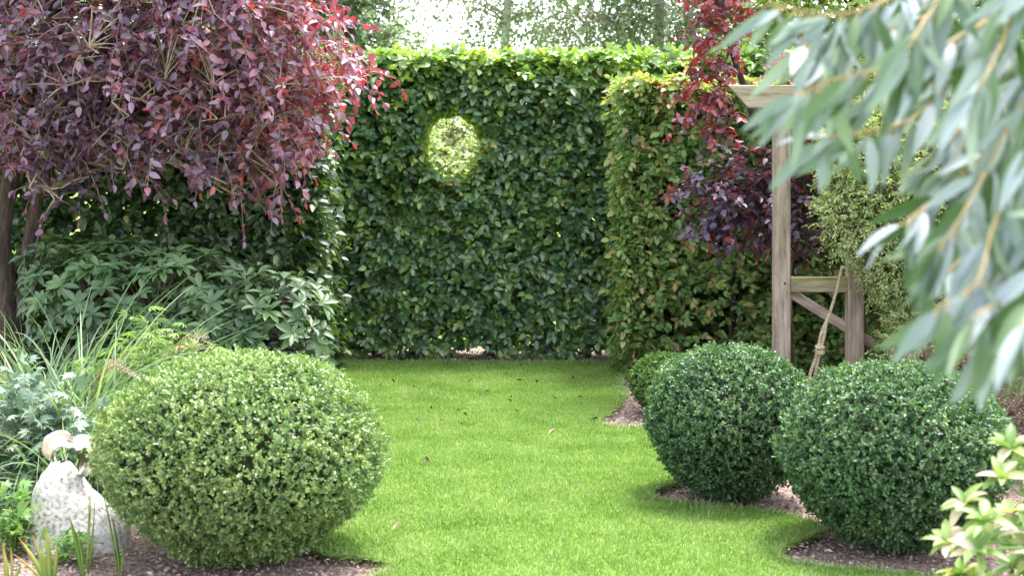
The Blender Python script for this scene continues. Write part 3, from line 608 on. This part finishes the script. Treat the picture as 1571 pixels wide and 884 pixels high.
tree('lit_shrub', 'pale sunlit shrub beyond the hedge, seen through its round window', 'shrub',
     [([(-.9, 15.6, -.05), (-.9, 15.6, .5), (-.85, 15.6, 1.1), (-.8, 15.6, 1.6)], .04, .015)],
     [(-.9, 15.6, 1.35, .75, .6, .55), (-.4, 15.7, 1.0, .7, .6, .6), (-1.4, 15.7, .95, .7, .6, .6), (-.7, 15.6, 1.75, .5, .45, .35)],
     1900, .16, 9, T_ovate(.1, .1), .055, .03, M['feather'], M['darktwig'], 54, limb_r=.014, shell=.4, nclus=50)
for k, (x, y, s) in enumerate([(-9, 27, 1.2), (6.5, 25, 1.1), (12, 30, 1.4), (-15, 30, 1.4), (0.5, 33, 1.3)]):
    tree('broadleaf_tree', ['broad green tree farthest left but one beyond the hedges', 'broad green tree standing right of the birches beyond the hedges', 'large green tree at the far right beyond the hedges', 'large green tree at the far left beyond the hedges', 'green tree in the distance behind the thin birch'][k], 'tree',
         [([(x, y, -.1), (x, y, 1.2), (x + .1, y, 2.4), (x, y, 3.6)], .2, .06)],
         [(x, y, 2.9 * s, 1.8 * s, 1.5, 1.3 * s), (x + 1.2, y, 2.1 * s, 1.4, 1.2, 1.1), (x - 1.2, y, 2.2 * s, 1.4, 1.2, 1.1)] if k < 4 else [(x, y, 2.2, 2.2, 1.5, .9), (x - 3, y, 1.8, 2, 1.5, .9), (x + 3, y, 1.8, 2, 1.5, .9)],
         900, .4, 8, T_ovate(.1, .1), .15, .1, M['grey_tree'], M['bark'], 60 + k, limb_r=.05, shell=.5, nclus=20, twr=.005)

# ------------------------------------------------------------------ pergola
def beam(name, a, b, wx, wz, parent, alg=0, cut=None, roll=None, bev=.006):
    """squared timber from a to b; wx across, wz the other way; gently rounded arrises; UV runs along the grain."""
    a, b = np.array(a, float), np.array(b, float); t = nrm(b - a); L = np.linalg.norm(b - a)
    u = np.array([0, 1., 0]) if roll is None else np.array(roll, float); u = nrm(u - t * (u @ t)); v = np.cross(t, u)
    hx_, hz_ = wx / 2, wz / 2; prof = []
    for sx, sy in ((1, 1), (-1, 1), (-1, -1), (1, -1)):
        p1 = (sx * (hx_ - bev), sy * hz_); p2 = (sx * hx_, sy * (hz_ - bev)); prof += [p2, p1] if sx * sy > 0 else [p1, p2]
    m = 10; ss = np.linspace(0, L, m); V, r = [], []
    for s in ss:
        for (p, q) in prof:
            off = 0
            if cut: off = cut(s, q, L)
            V.append(a + t * (s + off) + u * p + v * q); r.append(alg * (1 if v[2] * q > 0 or abs(v[2]) < .1 else .35))
    k = 8; Q = [(i * k + j, i * k + (j + 1) % k, (i + 1) * k + (j + 1) % k, (i + 1) * k + j) for i in range(m - 1) for j in range(k)]
    T = []
    for s in range(1, k - 1): T += [(0, s + 1, s), ((m - 1) * k, (m - 1) * k + s, (m - 1) * k + s + 1)]
    ac = Acc(); ac.add(V, T, Q, r); o = ac.build(name, M['wood'], parent, False)
    me = o.data; uv = me.uv_layers.new(name='UVMap'); co = np.array(V); g = np.random.default_rng(int(abs(a[0] * 977 + a[2] * 131)) % 9999); o0 = g.uniform(0, 9, 2)
    li = np.zeros(len(me.loops), np.int32); me.loops.foreach_get('vertex_index', li)
    rel = co - a; ud = np.stack([(rel @ u) + (rel @ v) * .83 + o0[0], rel @ t + o0[1]], -1)[li]; uv.data.foreach_set('uv', ud.astype(np.float32).ravel())
    return o
D1 = 8.65
def XZ(px, py, d=D1): p = P(px, py, d); return p[0], p[2]
pg = thing('pergola', 'weathered wooden pergola with cross rail and diagonal brace behind the right box balls', 'pergola', (2.0, 8.8, 0))
x1 = XZ(1201, 0)[0]; x2 = XZ(1314, 0)[0]; zt = XZ(0, 166)[1]
for (x, y) in ((x1, D1), (x2, D1), (x1 * 1.137 + .02, D1 + 1.2), (x2 + 1.2, D1 + 1.2), (x2 + 1.2, D1)):
    beam('post', (x, y + .05, -.05), (x, y + .05, zt), .098, .098, pg, roll=(1, 0, 0), alg=.15)
zr = XZ(0, 437.5)[1]
beam('rail', (x1 + .05, D1 + .05, zr), (x2 - .05, D1 + .05, zr), .06, .092, pg, alg=.9)
beam('rail', (x2 + .05, D1 + .05, zr), (x2 + 1.15, D1 + .05, zr), .06, .092, pg, alg=.9)
bx0, bz0 = XZ(1208, 446); bx1, bz1 = XZ(1345, 531)
beam('brace', (bx0, D1 + .085, bz0), (bx1, D1 + .085, bz1), .024, .06, pg, alg=.1)
beam('brace', (x2 + 1.1, D1 + .05, zr - .05), (x2 + .15, D1 + .05, zr - .6), .024, .06, pg)
zb = XZ(0, 148)[1]
def bcut(s, q, L): return (.0 + (.07 - q) * .9) * max(0, 1 - s / .12)
beam('beam', (XZ(1116, 0)[0], D1 - .01, zb), (x2 + 1.5, D1 - .01, zb), .05, .14, pg, alg=.45, cut=bcut)
beam('beam', (XZ(1190, 0)[0] * 1.137, D1 + 1.28, zb), (x2 + 1.5, D1 + 1.28, zb), .05, .14, pg, alg=.3, cut=bcut)
for x in np.linspace(x1 + .62, x2 + 1.2, 4):
    beam('rafter', (x, D1 - .25, zb + .125), (x, D1 + 1.5, zb + .125), .05, .10, pg, alg=.6, roll=(1, 0, 0))
xm, zm = XZ(1252, 204); beam('cross_beam', (x1 + .05, D1 + .1, zm), (x2 - .05, D1 + .1, zm), .05, .085, pg, alg=.2)
bo = Acc()
for zz in (zr + .01,):
    c = np.array([x1 + .012, D1 - .0035, zz]); an = np.arange(8) * math.pi / 4
    V = [c + np.array([0, -.004, 0])] + [c + np.array([math.cos(t_) * .009, 0, math.sin(t_) * .009]) for t_ in an]
    bo.add(V, [(0, i + 1, (i + 1) % 8 + 1) for i in range(8)])
bo.build('bolt', M['darktwig'], pg)

# rope hanging from the rail
def rope():
    root = thing('rope', 'thick knotted rope slung over the pergola rail and hanging at a slant', 'rope', P(1256, 500, D1 - .05))
    g = rs(71)
    path = smooth_path([P(1292, 408, 8.58), P(1288, 428, 8.57), P(1278, 465, 8.56), P(1268, 495, 8.55)], 40)
    def twisted(ac, path, R0, tr, turns, n=None, sides=6):
        n = n or len(path); t = nrm(np.gradient(path, axis=0)); u = nrm(np.cross(t, [0, 1., .1])); v = np.cross(t, u)
        for k in range(3):
            a = np.linspace(0, turns * 2 * math.pi, len(path)) + k * 2.094
            tubes(ac, path + .6 * R0 * (np.cos(a)[:, None] * u + np.sin(a)[:, None] * v), np.full((1, len(path)), tr * .62), sides)
    a = Acc(); twisted(a, smooth_path(path, 120), .008, .0085, 9); a.build('strand', M['rope'], root)
    b = Acc()
    for off in (-.014, .012):
        p = smooth_path([P(1268, 493, 8.55), P(1262 + off * 200, 515, 8.54), P(1255 + off * 150, 545, 8.53), P(1247 + off * 300, 575, 8.53), P(1243 + off * 300, 600, 8.53)], 110)
        twisted(b, p, .009, .0095, 7)
    b.build('loop', M['rope'], root)
    c = Acc(); ctr = P(1258, 537, 8.5)
    for k in range(4):
        an = np.linspace(0, 2 * math.pi, 25); tl = g.normal(0, .35, 3)
        ring = ctr + np.c_[np.cos(an) * .022, np.sin(an) * .02, np.sin(an) * .012 * tl[1] * 2 + (k - 1.5) * .011 + np.cos(an) * .01 * tl[0]]
        tubes(c, ring, np.full((1, 25), .0078), 7)
    for k in range(26):
        s = ctr + g.normal(0, .012, 3); e = s + nrm(g.normal(0, 1, 3) + np.array([-.5, -.3, -.2])) * g.uniform(.02, .05)
        tubes(c, np.array([s, (s + e) / 2 + g.normal(0, .004, 3), e]), np.array([[.0016, .0012, .0006]]), 3)
    c.build('knot', M['rope'], root)
rope()

# ------------------------------------------------------------------ stone with metal sculpture
def stone():
    g = rs(81); c = np.array([P(112, 800, 5.85)[0], 5.85, 0])
    nu, nv = 72, 48; uu, vv = np.meshgrid(np.linspace(0, 2 * math.pi, nu + 1)[:-1], np.linspace(0, 1, nv))
    V = []
    # outline half widths (left, right) by height, metres
    hs = [-.06, 0, .08, .16, .24, .30, .335, .352]; le = [.17, .185, .18, .165, .145, .12, .09, .0]; ri = [.23, .25, .235, .15, .06, .02, -.01, -.055]
    for j in range(nv):
        h = -.06 + .402 * vv[j, 0] ** .9
        l = np.interp(h, hs, le); r_ = np.interp(h, hs, ri)
        cx = (r_ - l) / 2; rx_ = (r_ + l) / 2; ry_ = np.interp(h, hs, [.17, .17, .15, .13, .105, .08, .05, .0])
        for i in range(nu):
            a = uu[j, i]; e = .85; x = cx + rx_ * np.sign(math.cos(a)) * abs(math.cos(a)) ** e; y = ry_ * np.sign(math.sin(a)) * abs(math.sin(a)) ** e
            q = Vector((x, y, h)); d = .014 * mnoise.noise(q * 5) + .005 * mnoise.noise(q * 18) + .0025 * mnoise.noise(q * 50)
            f = 1 + d / max(.08, math.hypot(x - cx, y)); V.append(c + np.array([cx + (x - cx) * f, y * f, h + d * .6]))
    i, j = np.meshgrid(np.arange(nv - 1), np.arange(nu), indexing='ij'); j2 = (j + 1) % nu
    ac = Acc(); ac.add(V, None, np.stack([i * nu + j, i * nu + j2, (i + 1) * nu + j2, (i + 1) * nu + j], -1).reshape(-1, 4))
    tagd = ac.build('stone', M['rock'], None); tagd['label'] = 'pale speckled upright stone beside the large box ball'; tagd['category'] = 'stone'
    return c
stone()
def ribbon(name, pts, widths, normal, parent, thick=.003, cup=.25):
    c = smooth_path(pts, 26); wv = np.interp(np.linspace(0, 1, 26), np.linspace(0, 1, len(widths)), widths)
    t = nrm(np.gradient(c, axis=0)); s = nrm(np.cross(t, np.array(normal, float))); n = np.cross(s, t); ac = Acc(); k = 9; V = []
    for side in (1, -1):
        for i in range(26):
            for q in np.linspace(-1, 1, k):
                V.append(c[i] + s[i] * q * wv[i] / 2 + n[i] * (cup * wv[i] * (q * q - .5) * .6 + side * thick / 2 * (1 - .9 * abs(q) ** 6)))
    Q = []
    for i in range(25):
        for j in range(k - 1):
            a = i * k + j; Q.append((a, a + 1, a + k + 1, a + k)); b = 26 * k + a; Q.append((b, b + k, b + k + 1, b + 1))
    for i in range(25):
        for j in (0, k - 1): a = i * k + j; b = 26 * k + a; Q.append((a, a + k, b + k, b))
    ac.add(V, None, Q); return ac.build(name, M['metal'], parent)
ds = 5.85
sp = thing('metal_sculpture', 'polished metal sculpture of two curved petals standing on the pale stone', 'sculpture', P(88, 720, ds))
ribbon('petal', [P(76, 707, ds), P(74, 696, ds - .02), P(80, 682, ds - .03), P(95, 675, ds - .02), P(112, 680, ds)], [.008, .065, .085, .075, .04], (-.3, -.9, .5), sp, cup=.5)
ribbon('petal', [P(112, 680, ds), P(124, 680, ds - .03), P(133, 692, ds - .04), P(134, 712, ds - .03), P(121, 735, ds)], [.03, .07, .09, .08, .008], (.5, -.85, .3), sp, cup=.55)
st = Acc(); tubes(st, smooth_path([P(90, 724, ds), P(87, 710, ds), P(84, 695, ds), P(92, 682, ds)], 14), np.linspace(.008, .006, 14)[None], 8, cap=True)
st.build('stem', M['metal'], sp)

# ------------------------------------------------------------------ herbaceous plants
def herb(name, label, cat, c, rad, h, nst, nl, tm, L, W, mat, seed, up=.6, lean=.6, stemr=.002, droop=.2, group=None, hmin=.3):
    g = rs(seed); root = thing(name, label, cat, (c[0], c[1], 0), group); lf, wd = Acc(), Acc(); a = g.uniform(0, 6.28, nst); q = g.random(nst) ** .6
    e = np.c_[c[0] + np.cos(a) * q * rad, c[1] + np.sin(a) * q * rad * .8, h * g.uniform(hmin, 1, nst) * (1 - .35 * q)]
    b = np.c_[c[0] + np.cos(a) * q * rad * (1 - lean), c[1] + np.sin(a) * q * rad * (1 - lean), np.zeros(nst)]
    t = np.linspace(0, 1, 7)[None, :, None]; C = b[:, None] * (1 - t) + e[:, None] * t; C[..., 2] += 0; C[:, :, :2] += (g.normal(0, .02, (nst, 1, 2)) * np.sin(t * 3.14))
    tubes(wd, C, np.linspace(stemr, stemr * .5, 7)[None], 4)
    ti = np.clip(np.linspace(.35, 1, nl)[None] + g.normal(0, .05, (nst, nl)), 0, 1)[..., None]; pos = b[:, None] * (1 - ti) + e[:, None] * ti
    az = g.uniform(0, 6.28, (nst, 1)) + np.arange(nl)[None] * 2.4; A = np.stack([np.cos(az), np.sin(az), np.full_like(az, .25)], -1) + np.array([0, -.15, 0]) + g.normal(0, .2, (nst, nl, 3))
    N = np.array([0, -.2, up]) + g.normal(0, .3, (nst, nl, 3)) - nrm(A) * .1
    # short leaf stalks
    A = A.reshape(-1, 3); pos = pos.reshape(-1, 3); s = g.uniform(.65, 1.15, len(pos)); r = np.clip(g.normal(.5, .2, len(pos)), 0, 1)
    st_ = np.stack([pos, pos + nrm(A) * L * .35 + np.array([0, 0, L * .06]), pos + nrm(A) * L * .6], 1); tubes(wd, st_, np.full((1, 3), stemr * .5), 3)
    leaves(lf, tm, pos + nrm(A) * L * .6, A, N.reshape(-1, 3), L * s, W * s, r)
    wd.build('stems', mat, root); lf.build('foliage', mat, root); return root
herb('silver_perennial', 'silvery grey-green plant with lobed leaves at the left edge above the stone', 'plant', (-2.15, 6.35), .34, .80, 100, 9, T_lobed(7, .85, 115, .4, 13), .060, .060, M['silver'], 91)
herb('silver_perennial', 'smaller silvery plant with lobed leaves just behind the stone', 'plant', (-1.80, 6.15), .17, .50, 36, 7, T_lobed(7, .85, 115, .4, 13), .05, .05, M['silver'], 92)
herb('cut_leaved_shrub', 'pale yellow-green shrub with finely cut leaves in front of the rhododendron', 'shrub', (-1.85, 7.35), .38, .93, 95, 9, T_lobed(7, .28, 85, .5), .085, .06, M['pale'], 93, hmin=.45)
herb('green_perennial', 'low bright green lobed plant at the left edge beside the stone', 'plant', (-2.02, 5.72), .15, .34, 22, 6, T_lobed(5, .8, 100, .25, 15), .055, .055, M['herb'], 94)
herb('green_perennial', 'small yellowish lobed plant at the foot of the stone', 'plant', (-1.72, 5.60), .10, .17, 12, 5, T_lobed(5, .7, 120, .2), .042, .042, M['herb'], 95)
herb('green_perennial', 'green leafy plant between the big box ball and the rhododendron', 'plant', (-1.45, 7.0), .3, .62, 36, 7, T_lobed(5, .8, 100, .25, 15), .05, .05, M['herb'], 96)
herb('green_perennial', 'dark leafy plant low under the arching ornamental grass', 'plant', (-2.05, 7.3), .45, .42, 50, 6, T_ovate(.1, .1), .07, .04, M['rhodo'], 97)
def grass(label, c, n, L, seed, bias=(0, 0, 0), rad=.08):
    g = rs(seed); root = thing('ornamental_grass', label, 'grass clump', (c[0], c[1], 0)); ac = Acc(); az = g.uniform(0, 6.28, n)
    b = np.c_[c[0] + g.normal(0, rad, n), c[1] + g.normal(0, rad, n), np.zeros(n)]; el = g.uniform(.6, 1.4, n)
    A = np.c_[np.cos(az) * np.cos(el), np.sin(az) * np.cos(el), np.sin(el)] + np.array(bias); A = nrm(A)
    hor = nrm(np.c_[A[:, :2], np.zeros(n)]); ln = g.uniform(.55, 1.1, n) * L; m = 12; t = np.linspace(0, 1, m); dr = g.uniform(.3, 1.05, n)
    C = b[:, None] + ln[:, None, None] * (A[:, None] * t[None, :, None] + np.array([0, 0, -1.]) * (dr[:, None] * t[None] ** 2.4)[..., None] * .75 + hor[:, None] * (t ** 2 * .12)[None, :, None])
    sd = nrm(np.cross(A, np.array([0, 0, 1.]) + g.normal(0, .4, (n, 3)))); wv = (g.uniform(.0035, .007, n)[:, None] * (1 - t[None] ** 2.5) + .0003)[..., None]
    V = np.stack([C - sd[:, None] * wv, C + sd[:, None] * wv], 2).reshape(n, -1, 3); i = np.arange(m - 1) * 2; q = np.stack([i, i + 1, i + 3, i + 2], -1)
    ac.add(V, None, (q[None] + (np.arange(n) * m * 2)[:, None, None]), np.repeat(np.clip(g.normal(.5, .22, n), 0, 1), m * 2)); ac.build('blades', M['blade'], root)
grass('tall clump of arching ornamental grass in front of the tree trunk at the left', (-2.10, 6.75), 420, 1.4, 101, (.06, -.1, 0))
grass('broad clump of long arching grass at the left edge in front of the rhododendron', (-2.42, 7.35), 300, 1.35, 103, (.05, -.1, 0), .1)
grass('lower clump of arching ornamental grass touching the big box ball', (-1.93, 6.3), 380, .8, 102, (.25, -.1, 0), .07)
for k, (px, py, d, lab) in enumerate([(190, 570, 6.4, 'bronze pink fern frond beside the upper left of the big box ball'), (305, 525, 6.9, 'bronze pink fern frond behind the crown of the big box ball')]):
    g = rs(110 + k); e = P(px, py, d); root = thing('bronze_fern', lab, 'fern', (e[0] - .12, e[1] + .1, 0))
    wd, lf = Acc(), Acc()
    for q in range(3):
        c = smooth_path([(e[0] - .12, e[1] + .1, 0), (e[0] - .15 + .02 * q, e[1] + .05, e[2] * .8), e + g.normal(0, .02, 3) + np.array([-.06, 0, .02]), e + np.array([.06, -.03, -.01 - .012 * q]) + g.normal(0, .015, 3)], 30)
        tubes(wd, c, np.full((1, 30), .0012), 4); tn = nrm(np.gradient(c, axis=0))[12:]; pp = c[12:]
        for s in (1, -1):
            A = tn * .6 + np.cross(tn, [0, -.4, 1]) * s; leaves(lf, T_small(.1), pp, A, np.tile([0., -.3, 1], (18, 1)), np.linspace(.035, .01, 18), .006, g.random(18))
    wd.build('stems', M['bronze_leaf'], root); lf.build('foliage', M['bronze_leaf'], root)

# sword-leaved irises at the front left, each leaf a part
def sword(parent, base, tip, w, r0, r1, seed, bend=.1):
    g = rs(seed); base, tip = np.array(base), np.array(tip); n = 12; t = np.linspace(0, 1, n); L = np.linalg.norm(tip - base)
    sag = np.array([g.normal(0, .04), -.04, -bend]) * L; C = base + (tip - base) * t[:, None] + sag * (t ** 2.5)[:, None] + np.array([0, 0, bend * L]) * t[:, None]
    sd = nrm(np.array([1., g.normal(0, .4), .0]) - 0); wv = w / 2 * np.clip(1 - t ** 3, .02, 1) * (.75 + .25 * np.sin(t * 3)); V = []
    for i in range(n): V += [C[i] - sd * wv[i], C[i] + np.array([0, -.0025, 0]), C[i] + sd * wv[i], C[i] + np.array([0, .0015, 0])]
    Q = [(i * 4 + j, i * 4 + (j + 1) % 4, i * 4 + 4 + (j + 1) % 4, i * 4 + 4 + j) for i in range(n - 1) for j in range(4)]
    ac = Acc(); ac.add(V, None, Q, np.repeat(np.interp(t, [0, .55, 1], [r0, r0 + (r1 - r0) * .4, r1]), 4)); ac.build('leaf', M['iris'], parent)
def iris(label, bpx, d, tips, seed):
    b = P(bpx, 800, d); b[2] = 0; root = thing('iris', label, 'plant', b)
    for k, (tx, ty, w, a0, a1) in enumerate(tips): sword(root, b + np.array([(tx - bpx) * .0004, 0.01 * (k % 2), -.01]), P(tx, ty, d), w, a0, a1, seed + k)
iris('iris with tall green sword leaves in front of the stone', 130, 5.42, [(110, 792, .020, .3, .35), (140, 745, .009, .45, .6), (122, 815, .016, .35, .5), (152, 760, .008, .4, .6), (146, 705, .006, .5, .9)], 120)
iris('iris with withered orange-brown leaf tips at the front left', 78, 5.35, [(72, 812, .024, .4, 1.0), (30, 825, .022, .4, 1.1), (50, 820, .018, .4, 1.0), (92, 830, .02, .45, 1.0), (62, 840, .016, .35, .8), (20, 850, .016, .6, 1.1)], 130)
iris('small iris with a few green sword leaves at the foot of the big box ball', 184, 5.45, [(160, 735, .007, .4, .7), (176, 790, .014, .35, .5), (190, 835, .02, .3, .4)], 140)
iris('low iris with yellowing leaves in the bottom left corner', 14, 5.3, [(5, 835, .02, .6, .9), (22, 840, .018, .5, .9), (38, 858, .014, .4, .7)], 150)

# cream and green shrub at the front right
def varieg():
    g = rs(160); root = thing('variegated_shrub', 'leafy shrub with whorls of cream, pink and green leaves at the bottom right corner', 'shrub', (1.32, 3.6, 0))
    lf, wd = Acc(), Acc(); blobs = [(1.33, 3.62, .50, .22, .22, .22), (1.52, 3.65, .55, .25, .25, .27), (1.40, 3.6, .25, .28, .25, .25)]
    S, O = blob_points(blobs, 120, g, .6); S = np.vstack([S, [P(1536, 735, 3.5), P(1560, 722, 3.55), P(1480, 775, 3.5), P(1455, 835, 3.45), P(1510, 800, 3.4), P(1500, 850, 3.35), P(1550, 690, 3.6)]]); O = np.vstack([O, np.tile([-.3, -.3, .6], (7, 1))])
    stems = []
    for k in range(6):
        e = np.array(blobs[k % 2][:3]) + g.normal(0, .07, 3); a = np.array([1.38 + g.normal(0, .04), 3.6, -.02]); c = smooth_path([a, (a + e) / 2, e], 10); tubes(wd, c, np.linspace(.012, .005, 10)[None], 6); stems.append(c[2:])
    connect(wd, np.concatenate(stems), S, g, .004, .0025)
    k = 10; n = len(S); az = g.uniform(0, 6.3, (n, 1)) + np.arange(k)[None] * 2.4; ax = nrm(O * .6 + np.array([-.1, -.15, .9])); u = nrm(np.cross(ax, [.3, 1, .1])); v = np.cross(ax, u)
    elv = np.linspace(0, .9, k)[None] + g.normal(0, .15, (n, k)); rad = np.cos(az)[..., None] * u[:, None] + np.sin(az)[..., None] * v[:, None]
    A = rad * np.cos(elv)[..., None] + ax[:, None] * np.sin(elv)[..., None]; N = ax[:, None] * np.cos(elv)[..., None] - rad * np.sin(elv)[..., None] + g.normal(0, .15, (n, k, 3))
    L = g.uniform(.05, .078, (n, k)).ravel(); leaves(lf, T_lance(7, .25, .3, 1.1), np.repeat(S, k, 0), A.reshape(-1, 3), N.reshape(-1, 3), L, L * .37, np.clip(g.normal(.5, .27, n * k), 0, 1))
    wd.build('stems', M['herb'], root); lf.build('foliage', M['varieg'], root)
varieg()

# eucalyptus hanging close to the camera at the right
def euc():
    g = rs(170); root = thing('eucalyptus', 'eucalyptus with long blue-green leaves hanging close in at the top right', 'tree', (1.75, 2.6, 0))
    tr, br, lf = Acc(), Acc(), Acc()
    c = smooth_path([(1.75, 2.6, -.05), (1.72, 2.6, .9), (1.68, 2.55, 1.9), (1.55, 2.5, 3.0)], 20); tubes(tr, c, np.linspace(.06, .03, 20)[None], 12); tr.build('trunk', M['bark'], root)
    tw = [([(1720, -40), (1571, 5), (1480, 50), (1400, 95), (1290, 118), (1210, 150)], 2.05, 1.0),
          ([(1720, -140), (1480, -60), (1400, -20), (1330, 10), (1270, 20), (1180, 5)], 2.2, 1.0),
          ([(1700, 60), (1571, 160), (1520, 250), (1470, 340), (1440, 380)], 1.95, 1.0),
          ([(1700, 120), (1600, 190), (1530, 330), (1500, 430), (1440, 470)], 1.85, 1.0),
          ([(1700, 250), (1600, 340), (1560, 440), (1500, 480)], 1.8, 1.0),
          ([(1500, 40), (1470, 110), (1400, 180), (1330, 200), (1260, 210)], 2.2, .9),
          ([(1600, 0), (1560, 80), (1500, 150), (1470, 200), (1430, 250)], 2.3, .9),
          ([(1650, -60), (1571, -20), (1540, 60), (1500, 140)], 1.9, 1.0), ([(1700, 160), (1620, 260), (1571, 330), (1545, 420)], 2.2, 1.0),
          ([(1660, 60), (1590, 140), (1560, 220), (1500, 300)], 2.5, .9), ([(1720, 300), (1620, 380), (1580, 450), (1540, 500)], 2.0, 1.0), ([(1690, 120), (1580, 200), (1520, 260), (1470, 340)], 2.1, 1.0), ([(1660, 200), (1560, 290), (1500, 370), (1440, 430)], 2.4, .95), ([(1600, -60), (1480, 0), (1400, 30), (1300, 60), (1230, 70)], 2.3, .95), ([(1700, 200), (1640, 330), (1590, 440), (1575, 500)], 1.75, 1.0), ([(1640, 20), (1560, 70), (1450, 110), (1370, 130), (1300, 170)], 2.45, .95), ([(1700, 0), (1600, 60), (1571, 150), (1540, 240)], 2.15, 1.0), ([(1720, 330), (1620, 400), (1540, 440), (1470, 450)], 1.95, 1.0), ([(1720, 420), (1620, 470), (1560, 510), (1500, 530)], 2.0, 1.0), ([(1690, 60), (1560, 190), (1450, 290), (1390, 340)], 2.1, 1.0), ([(1640, -100), (1500, -60), (1440, 0), (1400, 60)], 2.0, 1.0), ([(1650, 100), (1580, 120), (1520, 160), (1480, 220), (1450, 260)], 2.35, .95), ([(1560, -80), (1450, -30), (1380, 60), (1330, 90)], 2.5, .9)]
    tops = []
    for pts, d, s in tw:
        m = len(pts); p3 = np.array([P(a, b, d + .06 * math.sin(i * 1.3)) for i, (a, b) in enumerate(pts)]); tops.append(p3[0])
        cc = smooth_path(p3, 40); tubes(br, cc, np.linspace(.0026, .0010, 40)[None], 6)
        ln = np.linalg.norm(np.diff(cc, axis=0), axis=1).sum(); k = int(ln / .0112); ti = np.linspace(4, 39, k).astype(int); pos = cc[ti]; tn = nrm(np.gradient(cc, axis=0))[ti]
        sg = np.where(np.arange(k) % 2, 1, -1)[:, None]; A = np.array([-.42, -.1, -.80]) + tn * .35 + np.c_[sg * .28, g.normal(0, .25, k), g.normal(0, .2, k)] + g.normal(0, .2, (k, 3))
        A[:, 0] += g.choice([0, 0, 0, .75], k)
        # stalk then blade
        A = nrm(A); q = pos + A * .012; tubes(br, np.stack([pos, q, q + A * .004], 1), np.full((1, 3), .0009), 4)
        N = np.array([0, -.75, .35]) + g.normal(0, .65, (k, 3)); L = g.uniform(.065, .112, k) * s
        leaves(lf, T_lance(9, .1, .16, .8), q, A, N, L, L * g.uniform(.17, .245, k), np.clip(g.normal(.6, .32, k), 0, 1))
    tops = np.array(tops); hubs = []
    for zlo, zhi, zt_ in ((1.75, 9, 2.6), (1.45, 1.75, 2.2), (-9, 1.45, 1.8)):      # three limbs, each carrying its own sprays
        k_ = (tops[:, 2] >= zlo) & (tops[:, 2] < zhi)
        if not k_.any(): continue
        a = c[np.argmin(np.abs(c[:, 2] - zt_))]; h_ = tops[k_].mean(0) * .55 + a * .45 + np.array([0, 0, .10])
        limb = smooth_path([a, (a + h_) / 2 + np.array([0, .02, .05]), h_], 10); tubes(br, limb, np.linspace(.016, .006, 10)[None], 7)
        out = []
        for i_, t_ in enumerate(tops[k_]):
            st0 = limb[g.integers(5, 10)]; cc = smooth_path([st0, (st0 + t_) / 2 + g.normal(0, .02, 3) + np.array([0, 0, .04]), t_], 12); out.append(cc)
            k = 16; ti = g.integers(2, 11, k); A = nrm(np.array([-.25, -.05, -.9]) + g.normal(0, .3, (k, 3))); L = g.uniform(.065, .11, k)
            leaves(lf, T_lance(9, .1, .16, .8), cc[ti] + A * .01, A, np.array([0, -.75, .35]) + g.normal(0, .65, (k, 3)), L, L * .2, np.clip(g.normal(.5, .3, k), 0, 1))
        tubes(br, np.array(out), np.linspace(.0045, .0026, 12)[None], 6)
    br.build('branches', M['euctwig'], root); lf.build('foliage', M['euc'], root)
euc()

# fallen leaves on the lawn
fl = [(583, 604), (605, 598), (635, 605), (672, 617), (679, 605), (700, 642), (678, 659), (711, 664), (717, 651), (718, 597), (750, 612), (784, 628), (783, 620), (796, 645),
      (782, 690), (842, 679), (801, 594), (824, 598), (854, 623), (886, 621), (909, 656), (800, 570), (775, 583), (657, 724), (603, 831), (880, 593), (662, 639), (738, 619), (640, 660), (925, 600)]
own = {7: 'reddish fallen leaf on the lawn, left of the middle of the lawn', 14: 'pale fallen leaf lying near the middle of the lawn', 15: 'pale fallen leaf lying alone on the lawn toward the middle box ball',
       23: 'fallen leaf lying alone just right of the big box ball', 24: 'pale fallen leaf at the near left edge of the lawn by the soil', 29: 'fallen leaf lying on the lawn beside the small box ball', 21: 'fallen leaf closest to the left hedge wing'}
own.pop(21)
for k, (px, py) in enumerate(fl):
    g = rs(200 + k); p = G(px, py); tone = [.1, .35, .05, .25, .5][k % 5] if k not in (14, 15, 24) else .95
    ac = Acc(); s = g.uniform(.022, .04) * (1.3 if k in (14, 15, 24) else 1); leaves(ac, T_ovate(.25, -.35), np.array([[0, 0, 0.]]), np.array([[1., 0, .15]]), np.array([[0, 0, 1.]]), s, s * .55, tone)
    o = ac.build('fallen_leaf', M['deadleaf'], None); o.location = (p[0], p[1], LZ + .024); o.rotation_euler = (g.normal(0, .35), g.normal(0, .25), g.uniform(0, 6.3))
    o['label'] = own.get(k, 'small dry dark leaf, one of those scattered loosely over the lawn'); o['category'] = 'leaf'; o['group'] = 'fallen leaves scattered on the lawn'
print('verts', sum(len(m.vertices) for m in bpy.data.meshes))
